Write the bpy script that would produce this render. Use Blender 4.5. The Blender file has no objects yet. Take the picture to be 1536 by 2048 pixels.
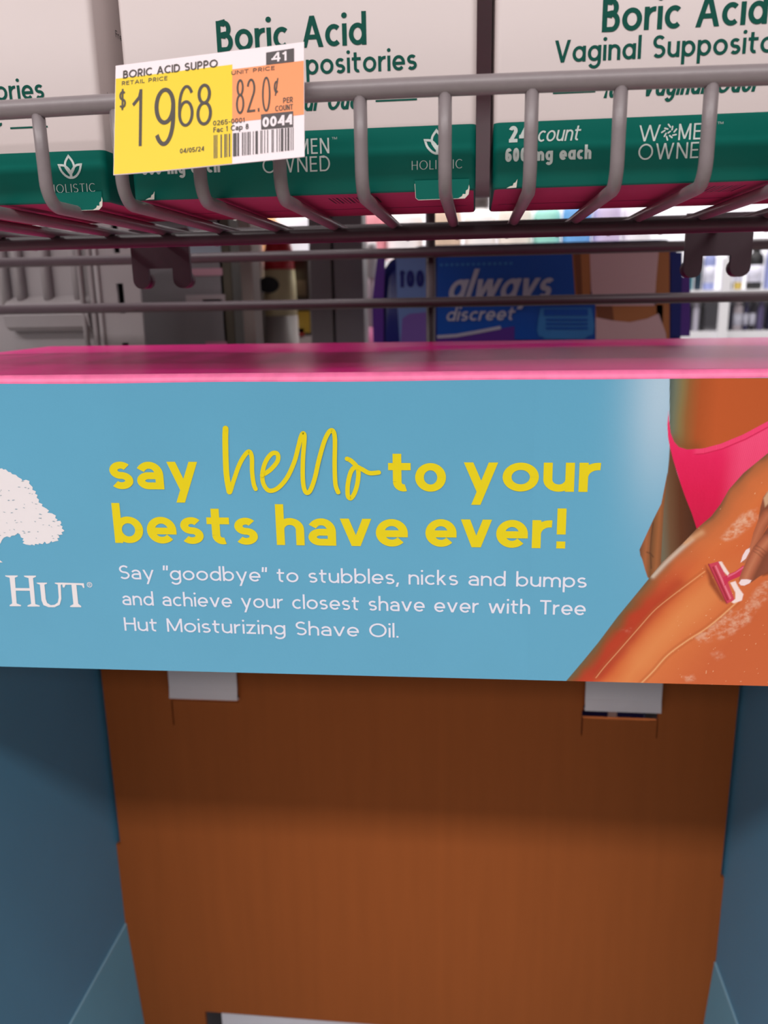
import bpy, math, random
import numpy as np
from mathutils import Vector, Matrix
random.seed(7)
C = bpy.context.scene.collection
PI = math.pi
EYE = 1.15                       # height of the camera above the shop floor; heights below are given relative to it

# ------------------------------------------------------------------ camera, light, exposure
sc = bpy.context.scene
cd = bpy.data.cameras.new('camera')
cd.sensor_fit = 'VERTICAL'; cd.sensor_height = 36.0; cd.lens = 1642.5 / 2048 * 36.0
cd.clip_start = 0.01; cd.clip_end = 60
cd.dof.use_dof = True; cd.dof.focus_distance = 0.30; cd.dof.aperture_fstop = 13.5
cam = bpy.data.objects.new('camera', cd); C.objects.link(cam)
R3 = [[0.994217, 0.105902, -0.017807], [-0.009362, 0.250661, 0.96803], [0.106979, -0.962265, 0.250203]]
cam.matrix_world = Matrix(((R3[0][0], R3[1][0], R3[2][0], 0), (R3[0][1], R3[1][1], R3[2][1], 0), (R3[0][2], R3[1][2], R3[2][2], EYE), (0, 0, 0, 1)))
sc.camera = cam
sc.view_settings.view_transform = 'Standard'; sc.view_settings.look = 'None'
sc.view_settings.gamma = 1.0; sc.view_settings.use_curve_mapping = False
sc.view_settings.exposure = -0.10
world = bpy.data.worlds.new('store_air'); sc.world = world; world.use_nodes = True
wb = world.node_tree.nodes['Background']
wb.inputs[0].default_value = (1.0, 0.93, 0.94, 1); wb.inputs[1].default_value = 0.12

def strip_light(name, x, y, z, sx, sy, power, col=(1, 0.955, 0.95)):
    l = bpy.data.lights.new(name, 'AREA'); l.shape = 'RECTANGLE'; l.size = sx; l.size_y = sy
    l.energy = power; l.color = col
    o = bpy.data.objects.new(name, l); o.location = (x, y, z + EYE); C.objects.link(o)
    return o
strip_light('aisle_strip_light', -0.4, -1.75, 1.95, 5.0, 0.28, 114)
strip_light('rear_fill_light', -0.2, -3.7, 1.95, 6.0, 0.5, 88)  # added fill behind the camera, softens the rail shadow on the cartons
strip_light('near_fill_light', -0.4, -0.62, 1.95, 5.0, 0.30, 14)  # added fill overhead, makes the header's shadow edge more gradual
strip_light('side_aisle_strip_light', -2.6, -0.1, 1.95, 0.4, 3.0, 50)
strip_light('far_aisle_strip_light', 0.2, 1.25, 1.95, 4.0, 0.3, 80)

# ------------------------------------------------------------------ materials
def lin(c):
    c = c / 255.0
    return c / 12.92 if c <= 0.04045 else ((c + 0.055) / 1.055) ** 2.4
def rgb(r, g, b): return (lin(r), lin(g), lin(b), 1.0)
MATS = {}
def mat(name, col, rough=0.5, spec=0.5, metal=0.0, var=0.0, nscale=60.0, bump=0.0, bscale=400.0, stretch=(1, 1, 1), coat=0.0, alpha=1.0):
    m = bpy.data.materials.new(name); m.use_nodes = True
    nt = m.node_tree; p = nt.nodes['Principled BSDF']
    p.inputs['Base Color'].default_value = rgb(*col)
    p.inputs['Roughness'].default_value = rough; p.inputs['Specular IOR Level'].default_value = spec
    p.inputs['Metallic'].default_value = metal; p.inputs['Coat Weight'].default_value = coat
    tc = nt.nodes.new('ShaderNodeTexCoord'); mp = nt.nodes.new('ShaderNodeMapping')
    mp.inputs['Scale'].default_value = stretch
    nt.links.new(tc.outputs['Object'], mp.inputs['Vector'])
    if var > 0:
        n = nt.nodes.new('ShaderNodeTexNoise'); n.inputs['Scale'].default_value = nscale; n.inputs['Detail'].default_value = 5
        nt.links.new(mp.outputs[0], n.inputs['Vector'])
        mr = nt.nodes.new('ShaderNodeMapRange'); mr.inputs[1].default_value = 0.25; mr.inputs[2].default_value = 0.75
        mr.inputs[3].default_value = 1 - var; mr.inputs[4].default_value = 1 + var
        hs = nt.nodes.new('ShaderNodeHueSaturation'); hs.inputs['Color'].default_value = rgb(*col)
        nt.links.new(n.outputs[0], mr.inputs[0]); nt.links.new(mr.outputs[0], hs.inputs['Value'])
        nt.links.new(hs.outputs[0], p.inputs['Base Color'])
    if bump > 0:
        n2 = nt.nodes.new('ShaderNodeTexNoise'); n2.inputs['Scale'].default_value = bscale
        nt.links.new(mp.outputs[0], n2.inputs['Vector'])
        b = nt.nodes.new('ShaderNodeBump'); b.inputs['Strength'].default_value = bump; b.inputs['Distance'].default_value = 0.001
        nt.links.new(n2.outputs[0], b.inputs['Height']); nt.links.new(b.outputs[0], p.inputs['Normal'])
    MATS[name] = m
    return m
def M(n): return MATS[n]
BLUE = (98, 170, 202)
mat('header_blue', BLUE, 0.34, 0.4, var=0.025, nscale=25, bump=0.06, bscale=900)
mat('header_pink', (216, 0, 124), 0.28, 0.32, bump=0.12, bscale=120, stretch=(1, 0.3, 1))
mat('fold_glint_wear', (246, 120, 168), 0.4, 0.5, var=0.12, nscale=160)  # lighter pink: the fold's highlight painted into the colour, along with wear
mat('bin_blue', (92, 152, 186), 0.5, 0.35, var=0.03, nscale=14, bump=0.05, bscale=300)
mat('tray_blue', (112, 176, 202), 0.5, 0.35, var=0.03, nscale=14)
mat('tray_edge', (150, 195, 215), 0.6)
mat('kraft_card', (160, 85, 38), 0.8, 0.2, var=0.045, nscale=16, stretch=(9, 1, 0.6), bump=0.1, bscale=500)
mat('white_board', (226, 218, 222), 0.6, var=0.02)
mat('print_yellow', (232, 212, 18), 0.38, 0.4)
mat('print_yellow_edge', (150, 185, 90), 0.4, 0.3)
mat('print_white', (232, 232, 246), 0.4, 0.4)
mat('logo_white', (238, 232, 234), 0.4, 0.4)
mat('logo_fleck', (128, 160, 176), 0.5)
mat('carton_white', (206, 193, 191), 0.45, 0.4, var=0.01, nscale=30)
mat('carton_green', (0, 102, 90), 0.45, 0.2, var=0.03, nscale=60)
mat('carton_pink', (168, 62, 100), 0.6, 0.2, var=0.04, nscale=50)
mat('print_green', (0, 78, 66), 0.5, 0.15)
mat('print_silver', (205, 214, 210), 0.4, 0.4)
mat('torn_board', (222, 216, 205), 0.8)
mat('print_black', (40, 34, 36), 0.5)
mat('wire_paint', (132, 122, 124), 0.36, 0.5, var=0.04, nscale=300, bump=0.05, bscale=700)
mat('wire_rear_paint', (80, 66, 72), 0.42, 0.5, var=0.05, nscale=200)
mat('tag_white', (240, 226, 230), 0.4, 0.35)
mat('tag_yellow', (238, 204, 14), 0.4, 0.35)
mat('tag_orange', (244, 148, 92), 0.4, 0.35)
mat('tag_ink', (66, 56, 48), 0.55)
mat('tag_black', (66, 56, 58), 0.5)
mat('clear_clip', (205, 205, 208), 0.2, 0.5)
mat('steel_grey', (158, 150, 152), 0.4, 0.5, var=0.04, nscale=40)
mat('steel_dark', (86, 84, 88), 0.5, var=0.04, nscale=40)
mat('slot_shade_black', (8, 8, 9), 0.8, 0.1)
mat('shelf_white', (240, 240, 244), 0.4)
mat('floor_tile', (176, 170, 164), 0.3, var=0.04, nscale=4)
mat('ceiling_white', (224, 222, 220), 0.8)
mat('wall_paint', (196, 194, 196), 0.7)

# ------------------------------------------------------------------ mesh builder
class MB:
    def __init__(s): s.v = []; s.f = []; s.m = []; s.slots = []; s.sm = []
    def slot(s, name):
        if name not in s.slots: s.slots.append(name)
        return s.slots.index(name)
    def poly(s, pts, m, smooth=False):
        i = len(s.v); s.v += [tuple(p) for p in pts]; s.f.append(tuple(range(i, i + len(pts)))); s.m.append(s.slot(m)); s.sm.append(smooth)
    def raw(s, vs, fs, m, smooth=False):
        i = len(s.v); s.v += [tuple(p) for p in vs]; k = s.slot(m)
        for f in fs: s.f.append(tuple(a + i for a in f)); s.m.append(k); s.sm.append(smooth)
    def box(s, x0, x1, y0, y1, z0, z1, m):
        s.raw([(x0, y0, z0), (x1, y0, z0), (x1, y1, z0), (x0, y1, z0), (x0, y0, z1), (x1, y0, z1), (x1, y1, z1), (x0, y1, z1)],
              [(3, 2, 1, 0), (4, 5, 6, 7), (0, 1, 5, 4), (1, 2, 6, 5), (2, 3, 7, 6), (3, 0, 4, 7)], m)
    def loft(s, rings, m, closed=True, caps=True, smooth=True):
        n = len(rings[0]); vs = [p for r in rings for p in r]; fs = []
        for k in range(len(rings) - 1):
            for j in range(n if closed else n - 1):
                a = k * n + j; b = k * n + (j + 1) % n
                fs.append((a, b, b + n, a + n))
        s.raw(vs, fs, m, smooth)
        if caps:
            s.poly(rings[0][::-1], m); s.poly(rings[-1], m)
    def tube(s, path, r, m, n=14):
        path = [Vector(p) for p in path]; rings = []
        t = (path[1] - path[0]).normalized()
        a = t.orthogonal().normalized()
        for i, p in enumerate(path):
            if i == 0: t = (path[1] - p).normalized()
            elif i == len(path) - 1: t = (p - path[i - 1]).normalized()
            else: t = ((path[i + 1] - p).normalized() + (p - path[i - 1]).normalized()).normalized()
            a = (a - t * a.dot(t)).normalized(); b = t.cross(a)
            rings.append([p + r * (math.cos(2 * PI * k / n) * a + math.sin(2 * PI * k / n) * b) for k in range(n)])
        s.loft(rings, m)
    def lathe(s, cx, cy, prof, m, n=28):
        rings = [[(cx + r * math.cos(2 * PI * k / n), cy + r * math.sin(2 * PI * k / n), z) for k in range(n)] for r, z in prof]
        s.loft(rings, m)
    def prism(s, outline, axis, a, b, m):
        # outline in the two other axes (x,z for y; x,y for z; y,z for x), extruded from a to b along axis
        def P(q, t): return {'y': (q[0], t, q[1]), 'z': (q[0], q[1], t), 'x': (t, q[0], q[1])}[axis]
        s.loft([[P(q, a) for q in outline], [P(q, b) for q in outline]], m, smooth=False)
    def build(s, name, parent=None, org=(0, 0, 0), recalc=True, label=None):
        # vertices are given relative to the eye height; org is the base point of the whole thing
        me = bpy.data.meshes.new(name)
        if parent is not None: org = parent['_org'] if '_org' in parent.keys() else org
        o0 = Vector(org)
        me.from_pydata([tuple(Vector(p) - o0) for p in s.v], [], s.f)
        for n in s.slots: me.materials.append(MATS[n])
        me.polygons.foreach_set('material_index', s.m); me.polygons.foreach_set('use_smooth', s.sm)
        if recalc:
            import bmesh
            bm = bmesh.new(); bm.from_mesh(me); bmesh.ops.remove_doubles(bm, verts=bm.verts, dist=1e-7)
            bmesh.ops.recalc_face_normals(bm, faces=bm.faces); bm.to_mesh(me); bm.free()
        me.update()
        o = bpy.data.objects.new(name, me); C.objects.link(o)
        if parent is not None: o.parent = parent
        else: o.location = (o0.x, o0.y, o0.z + EYE)
        o['_org'] = tuple(o0)
        if label: o['label'] = label
        return o
def thing(name, org, label, cat, group=None):
    o = bpy.data.objects.new(name, None); o.empty_display_size = 0.02; C.objects.link(o)
    o.location = (org[0], org[1], org[2] + EYE); o['_org'] = tuple(org)
    o['label'] = label; o['category'] = cat
    if group: o['group'] = group
    return o
def tag(o, label, cat, group=None):
    o['label'] = label; o['category'] = cat
    if group: o['group'] = group
    return o

# ------------------------------------------------------------------ lettering: geometric strokes (x-height 1, capitals 1.42, ascenders 1.5)
def arc(cx, cy, rx, ry, a0, a1, n=None):
    n = n or max(4, int(abs(a1 - a0) / 9))
    return [(cx + rx * math.cos(math.radians(a0 + (a1 - a0) * k / n)), cy + ry * math.sin(math.radians(a0 + (a1 - a0) * k / n))) for k in range(n + 1)]
CAP, ASC, DSC = 1.42, 1.5, -0.48
def g_bowl(x0, x1, y0, y1, hx, hy): return ('p', arc((x0 + x1) / 2, (y0 + y1) / 2, (x1 - x0) / 2 - hx, (y1 - y0) / 2 - hy, 0, 360)[:-1], True)
def g_s(x0, x1, H, hx, hy, ext=35):
    cx = (x0 + x1) / 2; rx = (x1 - x0) / 2 - hx; ry = (H - 2 * hy) / 4
    return ('p', arc(cx, H - hy - ry, rx * 0.94, ry, ext, 270) + arc(cx, hy + ry, rx, ry, 90, -180 + ext)[1:], False)
def R(x0, y0, x1, y1): return ('r', x0, y0, x1, y1)
def Bar(x0, y0, x1, y1, k=1.0): return ('b', x0, y0, x1, y1, k)
def glyph(c, hx, hy, o):
    w = 2 * hx; t = 2 * hy
    single = o.get('single')
    if c == ' ': return [], 0.55
    if c == 'a' and not single:
        W = 0.88; ry = 0.36
        top = arc(W / 2 - 0.02, 1 - hy - ry, W / 2 + 0.02 - hx, ry, 150, 0)
        by = 0.62; rb = (by - 2 * hy) / 2
        return [('p', top + [(W - hx, 0)], False), ('p', [(W - hx, by - hy), (0.4, by - hy)] + arc(0.38, hy + rb, 0.38 - hx, rb, 90, 270) + [(W - hx, hy)], False)], W
    if c == 'a': return [g_bowl(0, 1.0, 0, 1, hx, hy), R(1.0 - w, 0, 1.0, 1)], 1.0
    if c == 'b': return [g_bowl(0, 1.0, 0, 1, hx, hy), R(0, 0, w, ASC)], 1.0
    if c == 'c': return [('p', arc(0.5, 0.5, 0.5 - hx, 0.5 - hy, 48, 312), False)], 0.86
    if c == 'd': return [g_bowl(0, 1.0, 0, 1, hx, hy), R(1.0 - w, 0, 1.0, ASC)], 1.0
    if c == 'e': return [('p', [(hx, 0.47), (1.0 - hx, 0.47)] + arc(0.5, 0.5, 0.5 - hx, 0.5 - hy, 0, 318), False)], 1.0
    if c == 'f': return [('p', [(0.3, 0), (0.3, ASC - 0.3)] + arc(0.3 + 0.28, ASC - hy - 0.26, 0.28, 0.26, 180, 80), False), R(0.02, 1 - t, 0.62, 1)], 0.6
    if c == 'g': return [g_bowl(0, 1.0, 0, 1, hx, hy), ('p', [(1.0 - hx, 1), (1.0 - hx, 0)] + arc(0.5, -0.02, 0.5 - hx, 0.46 - hy, 0, -150), False)], 1.0
    if c == 'h' or c == 'n':
        W = 0.9; r = W / 2 - hx
        return [R(0, 0, w, ASC if c == 'h' else 1), ('p', arc(W / 2, 1 - hy - r * 0.95, r, r * 0.95, 175, 0) + [(W - hx, 0)], False)], W
    if c == 'i': return [R(0, 0, w, 1), ('d', hx, 1.36, hx * 1.22, hy * 1.22)], w
    if c == 'l': return [R(0, 0, w, ASC)], w
    if c == 'k': return [R(0, 0, w, ASC), Bar(w + 0.45, 1, w - 0.12, 0.36), Bar(w + 0.12, 0.58, w + 0.52, 0)], w + 0.66
    if c == 'm':
        W = 1.46; x1 = W / 2; r1 = (x1 - hx + hx) / 2 - hx / 2
        a = ('p', arc((hx + x1) / 2, 1 - hy - 0.36, (x1 - hx) / 2, 0.36, 175, 0) + [(x1, 0)], False)
        b = ('p', arc((x1 + W - hx) / 2, 1 - hy - 0.36, (W - hx - x1) / 2, 0.36, 175, 0) + [(W - hx, 0)], False)
        return [R(0, 0, w, 1), a, b], W
    if c == 'o': return [g_bowl(0, 1.06, 0, 1, hx, hy)], 1.06
    if c == 'p': return [g_bowl(0, 1.0, 0, 1, hx, hy), R(0, DSC, w, 1)], 1.0
    if c == 'r': return [R(0, 0, w, 1), ('p', arc(hx + 0.42, 0.5, 0.42, 0.5 - hy, 178, 82), False)], 0.58
    if c == 's': return [g_s(0, 0.78, 1, hx, hy)], 0.78
    if c == 't':
        q = max(0.22, hx + 0.05); qy = max(0.22, hy + 0.05); x = 0.16 + hx
        return [R(x - hx, hy + qy, x + hx, 1.32), ('p', arc(x + q, hy + qy, q, qy, 180, 290), False), R(0, 1 - t, 0.18 + w + 0.3, 1)], 0.2 + w + 0.3
    if c == 'u':
        W = 0.9; r = W / 2 - hx
        return [R(W - w, 0, W, 1), ('p', [(hx, 1)] + arc(W / 2, hy + r * 0.95, r, r * 0.95, 180, 355), False)], W
    if c == 'v': return [Bar(hx * 1.1, 1, 0.5, 0), Bar(1.0 - hx * 1.1, 1, 0.5, 0)], 1.0
    if c == 'w': return [Bar(hx * 1.1, 1, 0.4, 0), Bar(0.75, 1, 0.4, 0), Bar(0.75, 1, 1.1, 0), Bar(1.5 - hx * 1.1, 1, 1.1, 0)], 1.5
    if c == 'y': return [Bar(hx * 1.1, 1, 0.53, -0.02), Bar(1.02 - hx * 1.1, 1, 0.37, DSC)], 1.02
    if c == 'z': return [R(0, 1 - t, 0.8, 1), R(0, 0, 0.82, t), Bar(0.82 - w, 1 - t * 0.5, w, t * 0.5)], 0.82
    if c == 'x': return [Bar(hx, 1, 0.84 - hx, 0), Bar(0.84 - hx, 1, hx, 0)], 0.84
    # capitals
    if c == 'A': return [Bar(0.62, CAP, hx, 0), Bar(0.62, CAP, 1.24 - hx, 0), R(0.28, 0.36, 0.96, 0.36 + t)], 1.24
    if c == 'B': return [R(0, 0, w, CAP), ('p', [(hx, CAP - hy), (0.5, CAP - hy)] + arc(0.5, CAP - hy - (CAP - 0.76 - 0.0) / 2 + hy / 2 - 0.0, 0.86 - 0.5 - hx, (CAP - hy - 0.76) / 2, 90, -90) + [(hx, 0.76)], False),
                         ('p', [(hx, 0.76), (0.52, 0.76)] + arc(0.52, (0.76 + hy) / 2, 0.95 - 0.52 - hx, (0.76 - hy) / 2, 90, -90) + [(hx, hy)], False)], 0.95
    if c == 'C': return [('p', arc(0.7, CAP / 2, 0.7 - hx, CAP / 2 - hy, 48, 312), False)], 1.18
    if c == 'D': return [R(0, 0, w, CAP), ('p', [(hx, CAP - hy), (0.5, CAP - hy)] + arc(0.5, CAP / 2, 0.62 - hx, CAP / 2 - hy, 90, -90) + [(hx, hy)], False)], 1.12
    if c in 'EF': return [R(0, 0, w, CAP), R(0, CAP - t, 0.8, CAP), R(0, 0.66, 0.74, 0.66 + t)] + ([R(0, 0, 0.8, t)] if c == 'E' else []), 0.8
    if c == 'H': return [R(0, 0, w, CAP), R(1.05 - w, 0, 1.05, CAP), R(0, 0.68, 1.05, 0.68 + t)], 1.05
    if c == 'I': return [R(0, 0, w, CAP)], w
    if c == 'L': return [R(0, 0, w, CAP), R(0, 0, 0.74, t)], 0.74
    if c == 'M': return [R(0, 0, w, CAP), R(1.35 - w, 0, 1.35, CAP), Bar(hx, CAP, 0.675, 0.1), Bar(1.35 - hx, CAP, 0.675, 0.1)], 1.35
    if c == 'N': return [R(0, 0, w, CAP), R(1.1 - w, 0, 1.1, CAP), Bar(hx, CAP, 1.1 - hx, 0)], 1.1
    if c == 'O': return [g_bowl(0, 1.46, 0, CAP, hx, hy)], 1.46
    if c == 'P' or c == 'R':
        s = [R(0, 0, w, CAP), ('p', [(hx, CAP - hy), (0.5, CAP - hy)] + arc(0.5, (CAP - hy + 0.62) / 2, 0.42 - hx, (CAP - hy - 0.62) / 2, 90, -90) + [(hx, 0.62)], False)]
        if c == 'R': s.append(Bar(0.42, 0.64, 0.95 - hx, 0))
        return s, 0.95
    if c == 'S': return [g_s(0, 0.95, CAP, hx, hy)], 0.95
    if c == 'T': return [R(0, CAP - t, 1.0, CAP), R(0.5 - hx, 0, 0.5 + hx, CAP)], 1.0
    if c == 'U': return [('p', [(hx, CAP), (hx, 0.5)] + arc(0.52, 0.5, 0.52 - hx, 0.5 - hy, 180, 360) + [(1.04 - hx, CAP)], False)], 1.04
    if c == 'V': return [Bar(hx * 1.1, CAP, 0.6, 0), Bar(1.2 - hx * 1.1, CAP, 0.6, 0)], 1.2
    if c == 'W': return [Bar(hx * 1.1, CAP, 0.5, 0), Bar(0.9, CAP, 0.5, 0), Bar(0.9, CAP, 1.3, 0), Bar(1.8 - hx * 1.1, CAP, 1.3, 0)], 1.8
    # digits
    if c == '0': return [g_bowl(0, 0.86, 0, CAP, hx, hy)], 0.86
    if c == '1': return [R(0.42 - w, 0, 0.42, CAP), ('p', [(0.42 - hx, CAP - hy), (0.3, CAP - 0.2), (0.05, CAP - 0.38)], False)], 0.5
    if c == '2': return [('p', arc(0.42, CAP - 0.42, 0.42 - hx, 0.42 - hy, 165, -35) + [(hx + 0.02, hy)], False), R(0.02, 0, 0.84, t)], 0.86
    if c == '4': return [R(0.56, 0, 0.56 + w, CAP), R(0, 0.32, 0.86, 0.32 + t), Bar(0.56 + hx, CAP, hx, 0.36)], 0.86
    if c == '5': return [('p', [(0.76, CAP - hy), (0.16, CAP - hy), (0.1, 0.72)] + arc(0.4, 0.45, 0.44 - hx, 0.45 - hy, 130, -150), False)], 0.86
    if c == '6': return [g_bowl(0, 0.86, 0, 0.9, hx, hy), ('p', arc(0.46, 0.72, 0.46 - hx, CAP - 0.72 - hy, 40, 180) + [(hx, 0.45)], False)], 0.86
    if c == '8': return [g_bowl(0, 0.86, 0, 0.82, hx, hy), g_bowl(0.06, 0.8, 0.82 - t, CAP, hx, hy)], 0.86
    if c == '9': return [g_bowl(0, 0.86, 0.52, CAP, hx, hy), ('p', [(0.86 - hx, 0.95)] + arc(0.4, 0.7, 0.46 - hx, 0.7 - hy, 0, -140), False)], 0.86
    if c == '!': return [R(0.06, 0.5, 0.06 + w, CAP), R(0.06, 0, 0.06 + w, t)], w + 0.12
    if c == '.': return [R(0, 0, w, t)], w
    if c == ',': return [Bar(hx + 0.06, t, hx - 0.06, -0.26)], w
    if c == '-': return [R(0.02, 0.5, 0.48, 0.5 + t)], 0.5
    if c == '/': return [Bar(0.5, CAP, 0.05, 0)], 0.55
    if c == '"': return [Bar(0.1, CAP + 0.05, 0.06, 0.98), Bar(0.38, CAP + 0.05, 0.34, 0.98)], 0.42
    if c == '$': return [g_s(0.0, 0.84, CAP, hx, hy), R(0.42 - hx, -0.16, 0.42 + hx, CAP + 0.16)], 0.84
    if c == '^': return [('p', arc(0.4, 0.5, 0.4 - hx, 0.5 - hy, 48, 312), False), Bar(0.62, 1.2, 0.24, -0.2, 0.8)], 0.8   # cent sign
    if c == 'q': return [g_bowl(0, 1.0, 0, 1, hx, hy), R(1.0 - w, DSC, 1.0, 1)], 1.0
    return [], 0.5

def stroke(mb, pts, hx, hy, closed, f, m, round_cap=False, lev=0):
    n = len(pts); lft = []; rgt = []
    for i in range(n):
        p = pts[i]
        a = pts[i - 1] if (closed or i > 0) else None
        b = pts[(i + 1) % n] if (closed or i < n - 1) else None
        def nrm(q0, q1):
            dx, dy = q1[0] - q0[0], q1[1] - q0[1]; l = math.hypot(dx, dy) or 1e-9
            return (-dy / l, dx / l)
        n1 = nrm(a, p) if a else None; n2 = nrm(p, b) if b else None
        if n1 and n2:
            mx, my = n1[0] + n2[0], n1[1] + n2[1]; d = (mx * mx + my * my) / 2
            k = min(1 / max(d / 1.0, 1e-6), 1.6) if d > 0.1 else 0.8
            nn = (mx * k, my * k)
        else: nn = n1 or n2
        lft.append((p[0] + nn[0] * hx, p[1] + nn[1] * hy)); rgt.append((p[0] - nn[0] * hx, p[1] - nn[1] * hy))
    e0 = lev * 9e-6
    for i in range(n if closed else n - 1):
        j = (i + 1) % n; e = e0 + i * 1.4e-6
        mb.poly([f(*rgt[i], e), f(*rgt[j], e), f(*lft[j], e), f(*lft[i], e)], m)
    if round_cap:
        for z, q in enumerate((pts[0], pts[-1])):
            mb.poly([f(q[0] + hx * math.cos(2 * PI * k / 14), q[1] + hy * math.sin(2 * PI * k / 14), e0 + n * 1.4e-6 + (z + 1) * 3e-6) for k in range(14)], m)
def text(mb, s, u0, v, u1, xh, wt, f, m, track=0.22, single=False, slant=0.0, contrast=0.9):
    """one line of lettering from u0 to u1 on the baseline v (mm); xh is the height of an x in mm, wt its stroke as a share of that"""
    hy = wt / 2 * contrast; o = {'single': single}
    nat = sum(glyph(c, wt / 2, hy, o)[1] for c in s) + track * (len(s) - 1)
    sx = (u1 - u0) / (nat * xh)
    hx = min(wt / 2 / sx, wt)
    nat = sum(glyph(c, hx, hy, o)[1] for c in s) + track * (len(s) - 1)
    sx = (u1 - u0) / (nat * xh)
    x = 0.0
    for c in s:
        st, adv = glyph(c, hx, hy, o)
        def F(px, py, e=0.0, x=x): return f(u0 + (x + px) * xh * sx + slant * py * xh, v + py * xh, e)
        for lv, q in enumerate(st):
            E_ = lv * 9e-6
            if q[0] == 'p': stroke(mb, q[1], hx, hy, q[2], F, m, lev=lv)
            elif q[0] == 'r': mb.poly([F(q[1], q[2], E_), F(q[3], q[2], E_), F(q[3], q[4], E_), F(q[1], q[4], E_)], m)
            elif q[0] == 'd': mb.poly([F(q[1] + q[3] * math.cos(2 * PI * k / 20), q[2] + q[4] * math.sin(2 * PI * k / 20), E_) for k in range(20)], m)
            elif q[0] == 'b':
                k = q[5]; dx, dy = q[3] - q[1], q[4] - q[2]; l = math.hypot(dx, dy); h = hx * k * min(l / max(abs(dy), 1e-6), 1.7)
                mb.poly([F(q[1] - h, q[2], E_), F(q[3] - h, q[4], E_), F(q[3] + h, q[4], E_), F(q[1] + h, q[2], E_)], m)
        x += adv + track
def spline(pts, n=7):
    out = []
    P = [pts[0]] + list(pts) + [pts[-1]]
    for i in range(1, len(P) - 2):
        a, b, c, d = P[i - 1:i + 3]
        for k in range(n):
            t = k / n
            out.append(tuple(0.5 * ((2 * b[j]) + (c[j] - a[j]) * t + (2 * a[j] - 5 * b[j] + 4 * c[j] - d[j]) * t * t + (3 * b[j] - a[j] - 3 * c[j] + d[j]) * t ** 3) for j in (0, 1)))
    out.append(pts[-1])
    return out
def face(mb, pts, f, m): mb.poly([f(*p) for p in pts], m)
def chars(mb, s, left, right, xh, wt, f, m, **k):
    text(mb, s, left[0], (left[1] + right[1]) / 2, right[0], xh, wt, f, m, **k)

# ------------------------------------------------------------------ the setting
def struct(name, mb): o = mb.build(name); o['kind'] = 'structure'; return o
b = MB(); b.box(-4, 4, -4, 5, -EYE - 0.1, -EYE, 'floor_tile'); struct('floor', b)
b = MB(); b.box(-4, 4, -4, 5, 2.2, 2.3, 'ceiling_white'); struct('ceiling', b)
b = MB(); b.box(-4, 4, 5, 5.1, -EYE, 2.2, 'wall_paint'); struct('wall_back', b)

# ------------------------------------------------------------------ the cardboard display bin with its printed header
ZB = -0.72
BX0, BX1, BY0, BY1 = -0.2690, 0.1797, 0.303, 0.520
bin_ = thing('display_bin', (-0.045, 0.41, ZB - 0.003), 'empty blue cardboard display bin with a shaving ad across its front header', 'display bin')
# kraft back panel: narrower above a step, with cut slots
XL0, XL1, XU0, XU1 = -0.2689, 0.1796, -0.2655, 0.1772
ZS = -0.4005
mb = MB()
holes = [(-0.2135, -0.1645, -0.2770, -0.2712), (0.0765, 0.1265, -0.2800, -0.2700), (-0.2150, -0.2140, -0.2970, -0.2770), (0.0757, 0.0766, -0.2930, -0.2740),
         (0.1259, 0.1266, -0.2930, -0.2800), (-0.2104, 0.020, -0.600, -0.5520)]
xs = sorted({XL0, XL1, XU0, XU1} | {h[0] for h in holes} | {h[1] for h in holes})
zs = sorted({ZB, ZS, -0.0262} | {h[2] for h in holes} | {h[3] for h in holes})
for i in range(len(xs) - 1):
    for j in range(len(zs) - 1):
        cx, cz = (xs[i] + xs[i + 1]) / 2, (zs[j] + zs[j + 1]) / 2
        if any(h[0] < cx < h[1] and h[2] < cz < h[3] for h in holes): continue
        if cz > ZS and not (XU0 < cx < XU1): continue
        mb.box(xs[i], xs[i + 1], BY1, BY1 + 0.0035, zs[j], zs[j + 1], 'kraft_card')
mb.build('back_panel', bin_, label='brown kraft cardboard back panel')
for sx, x0, x1 in ((-1, BX0 - 0.0035, BX0), (1, BX1, BX1 + 0.0035)):
    mb = MB(); mb.box(x0, x1, BY0 + 0.001, BY1 + 0.0085, ZB, -0.031, 'bin_blue'); mb.build('side_panel', bin_, label='plain blue side panel')
    mb = MB(); mb.box(min(x0, x1 - 0.02 if sx > 0 else x0), max(x1, x0 + 0.02 if sx < 0 else x1), 0.5270, 0.5285, ZB, -0.031, 'bin_blue'); mb.build('glue_flap', bin_)
# the inner tray: a second layer of board up to a ledge on both sides
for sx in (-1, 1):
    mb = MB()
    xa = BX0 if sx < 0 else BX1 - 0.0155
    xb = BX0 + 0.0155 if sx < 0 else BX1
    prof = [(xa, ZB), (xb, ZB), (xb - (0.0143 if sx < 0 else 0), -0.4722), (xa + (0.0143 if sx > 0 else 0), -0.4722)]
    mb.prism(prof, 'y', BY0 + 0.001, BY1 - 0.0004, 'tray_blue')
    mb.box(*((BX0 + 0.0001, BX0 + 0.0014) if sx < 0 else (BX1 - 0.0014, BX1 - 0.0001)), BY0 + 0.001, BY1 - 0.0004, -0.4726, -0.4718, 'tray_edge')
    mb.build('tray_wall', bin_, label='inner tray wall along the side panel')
mb = MB(); mb.box(BX0, BX1, BY0 + 0.001, BY1, ZB - 0.003, ZB, 'bin_blue'); mb.build('tray_floor', bin_)
mb = MB(); mb.box(BX0, BX1, 0.2995, 0.303, ZB, ZB + 0.09, 'bin_blue'); mb.build('tray_lip', bin_)
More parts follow.
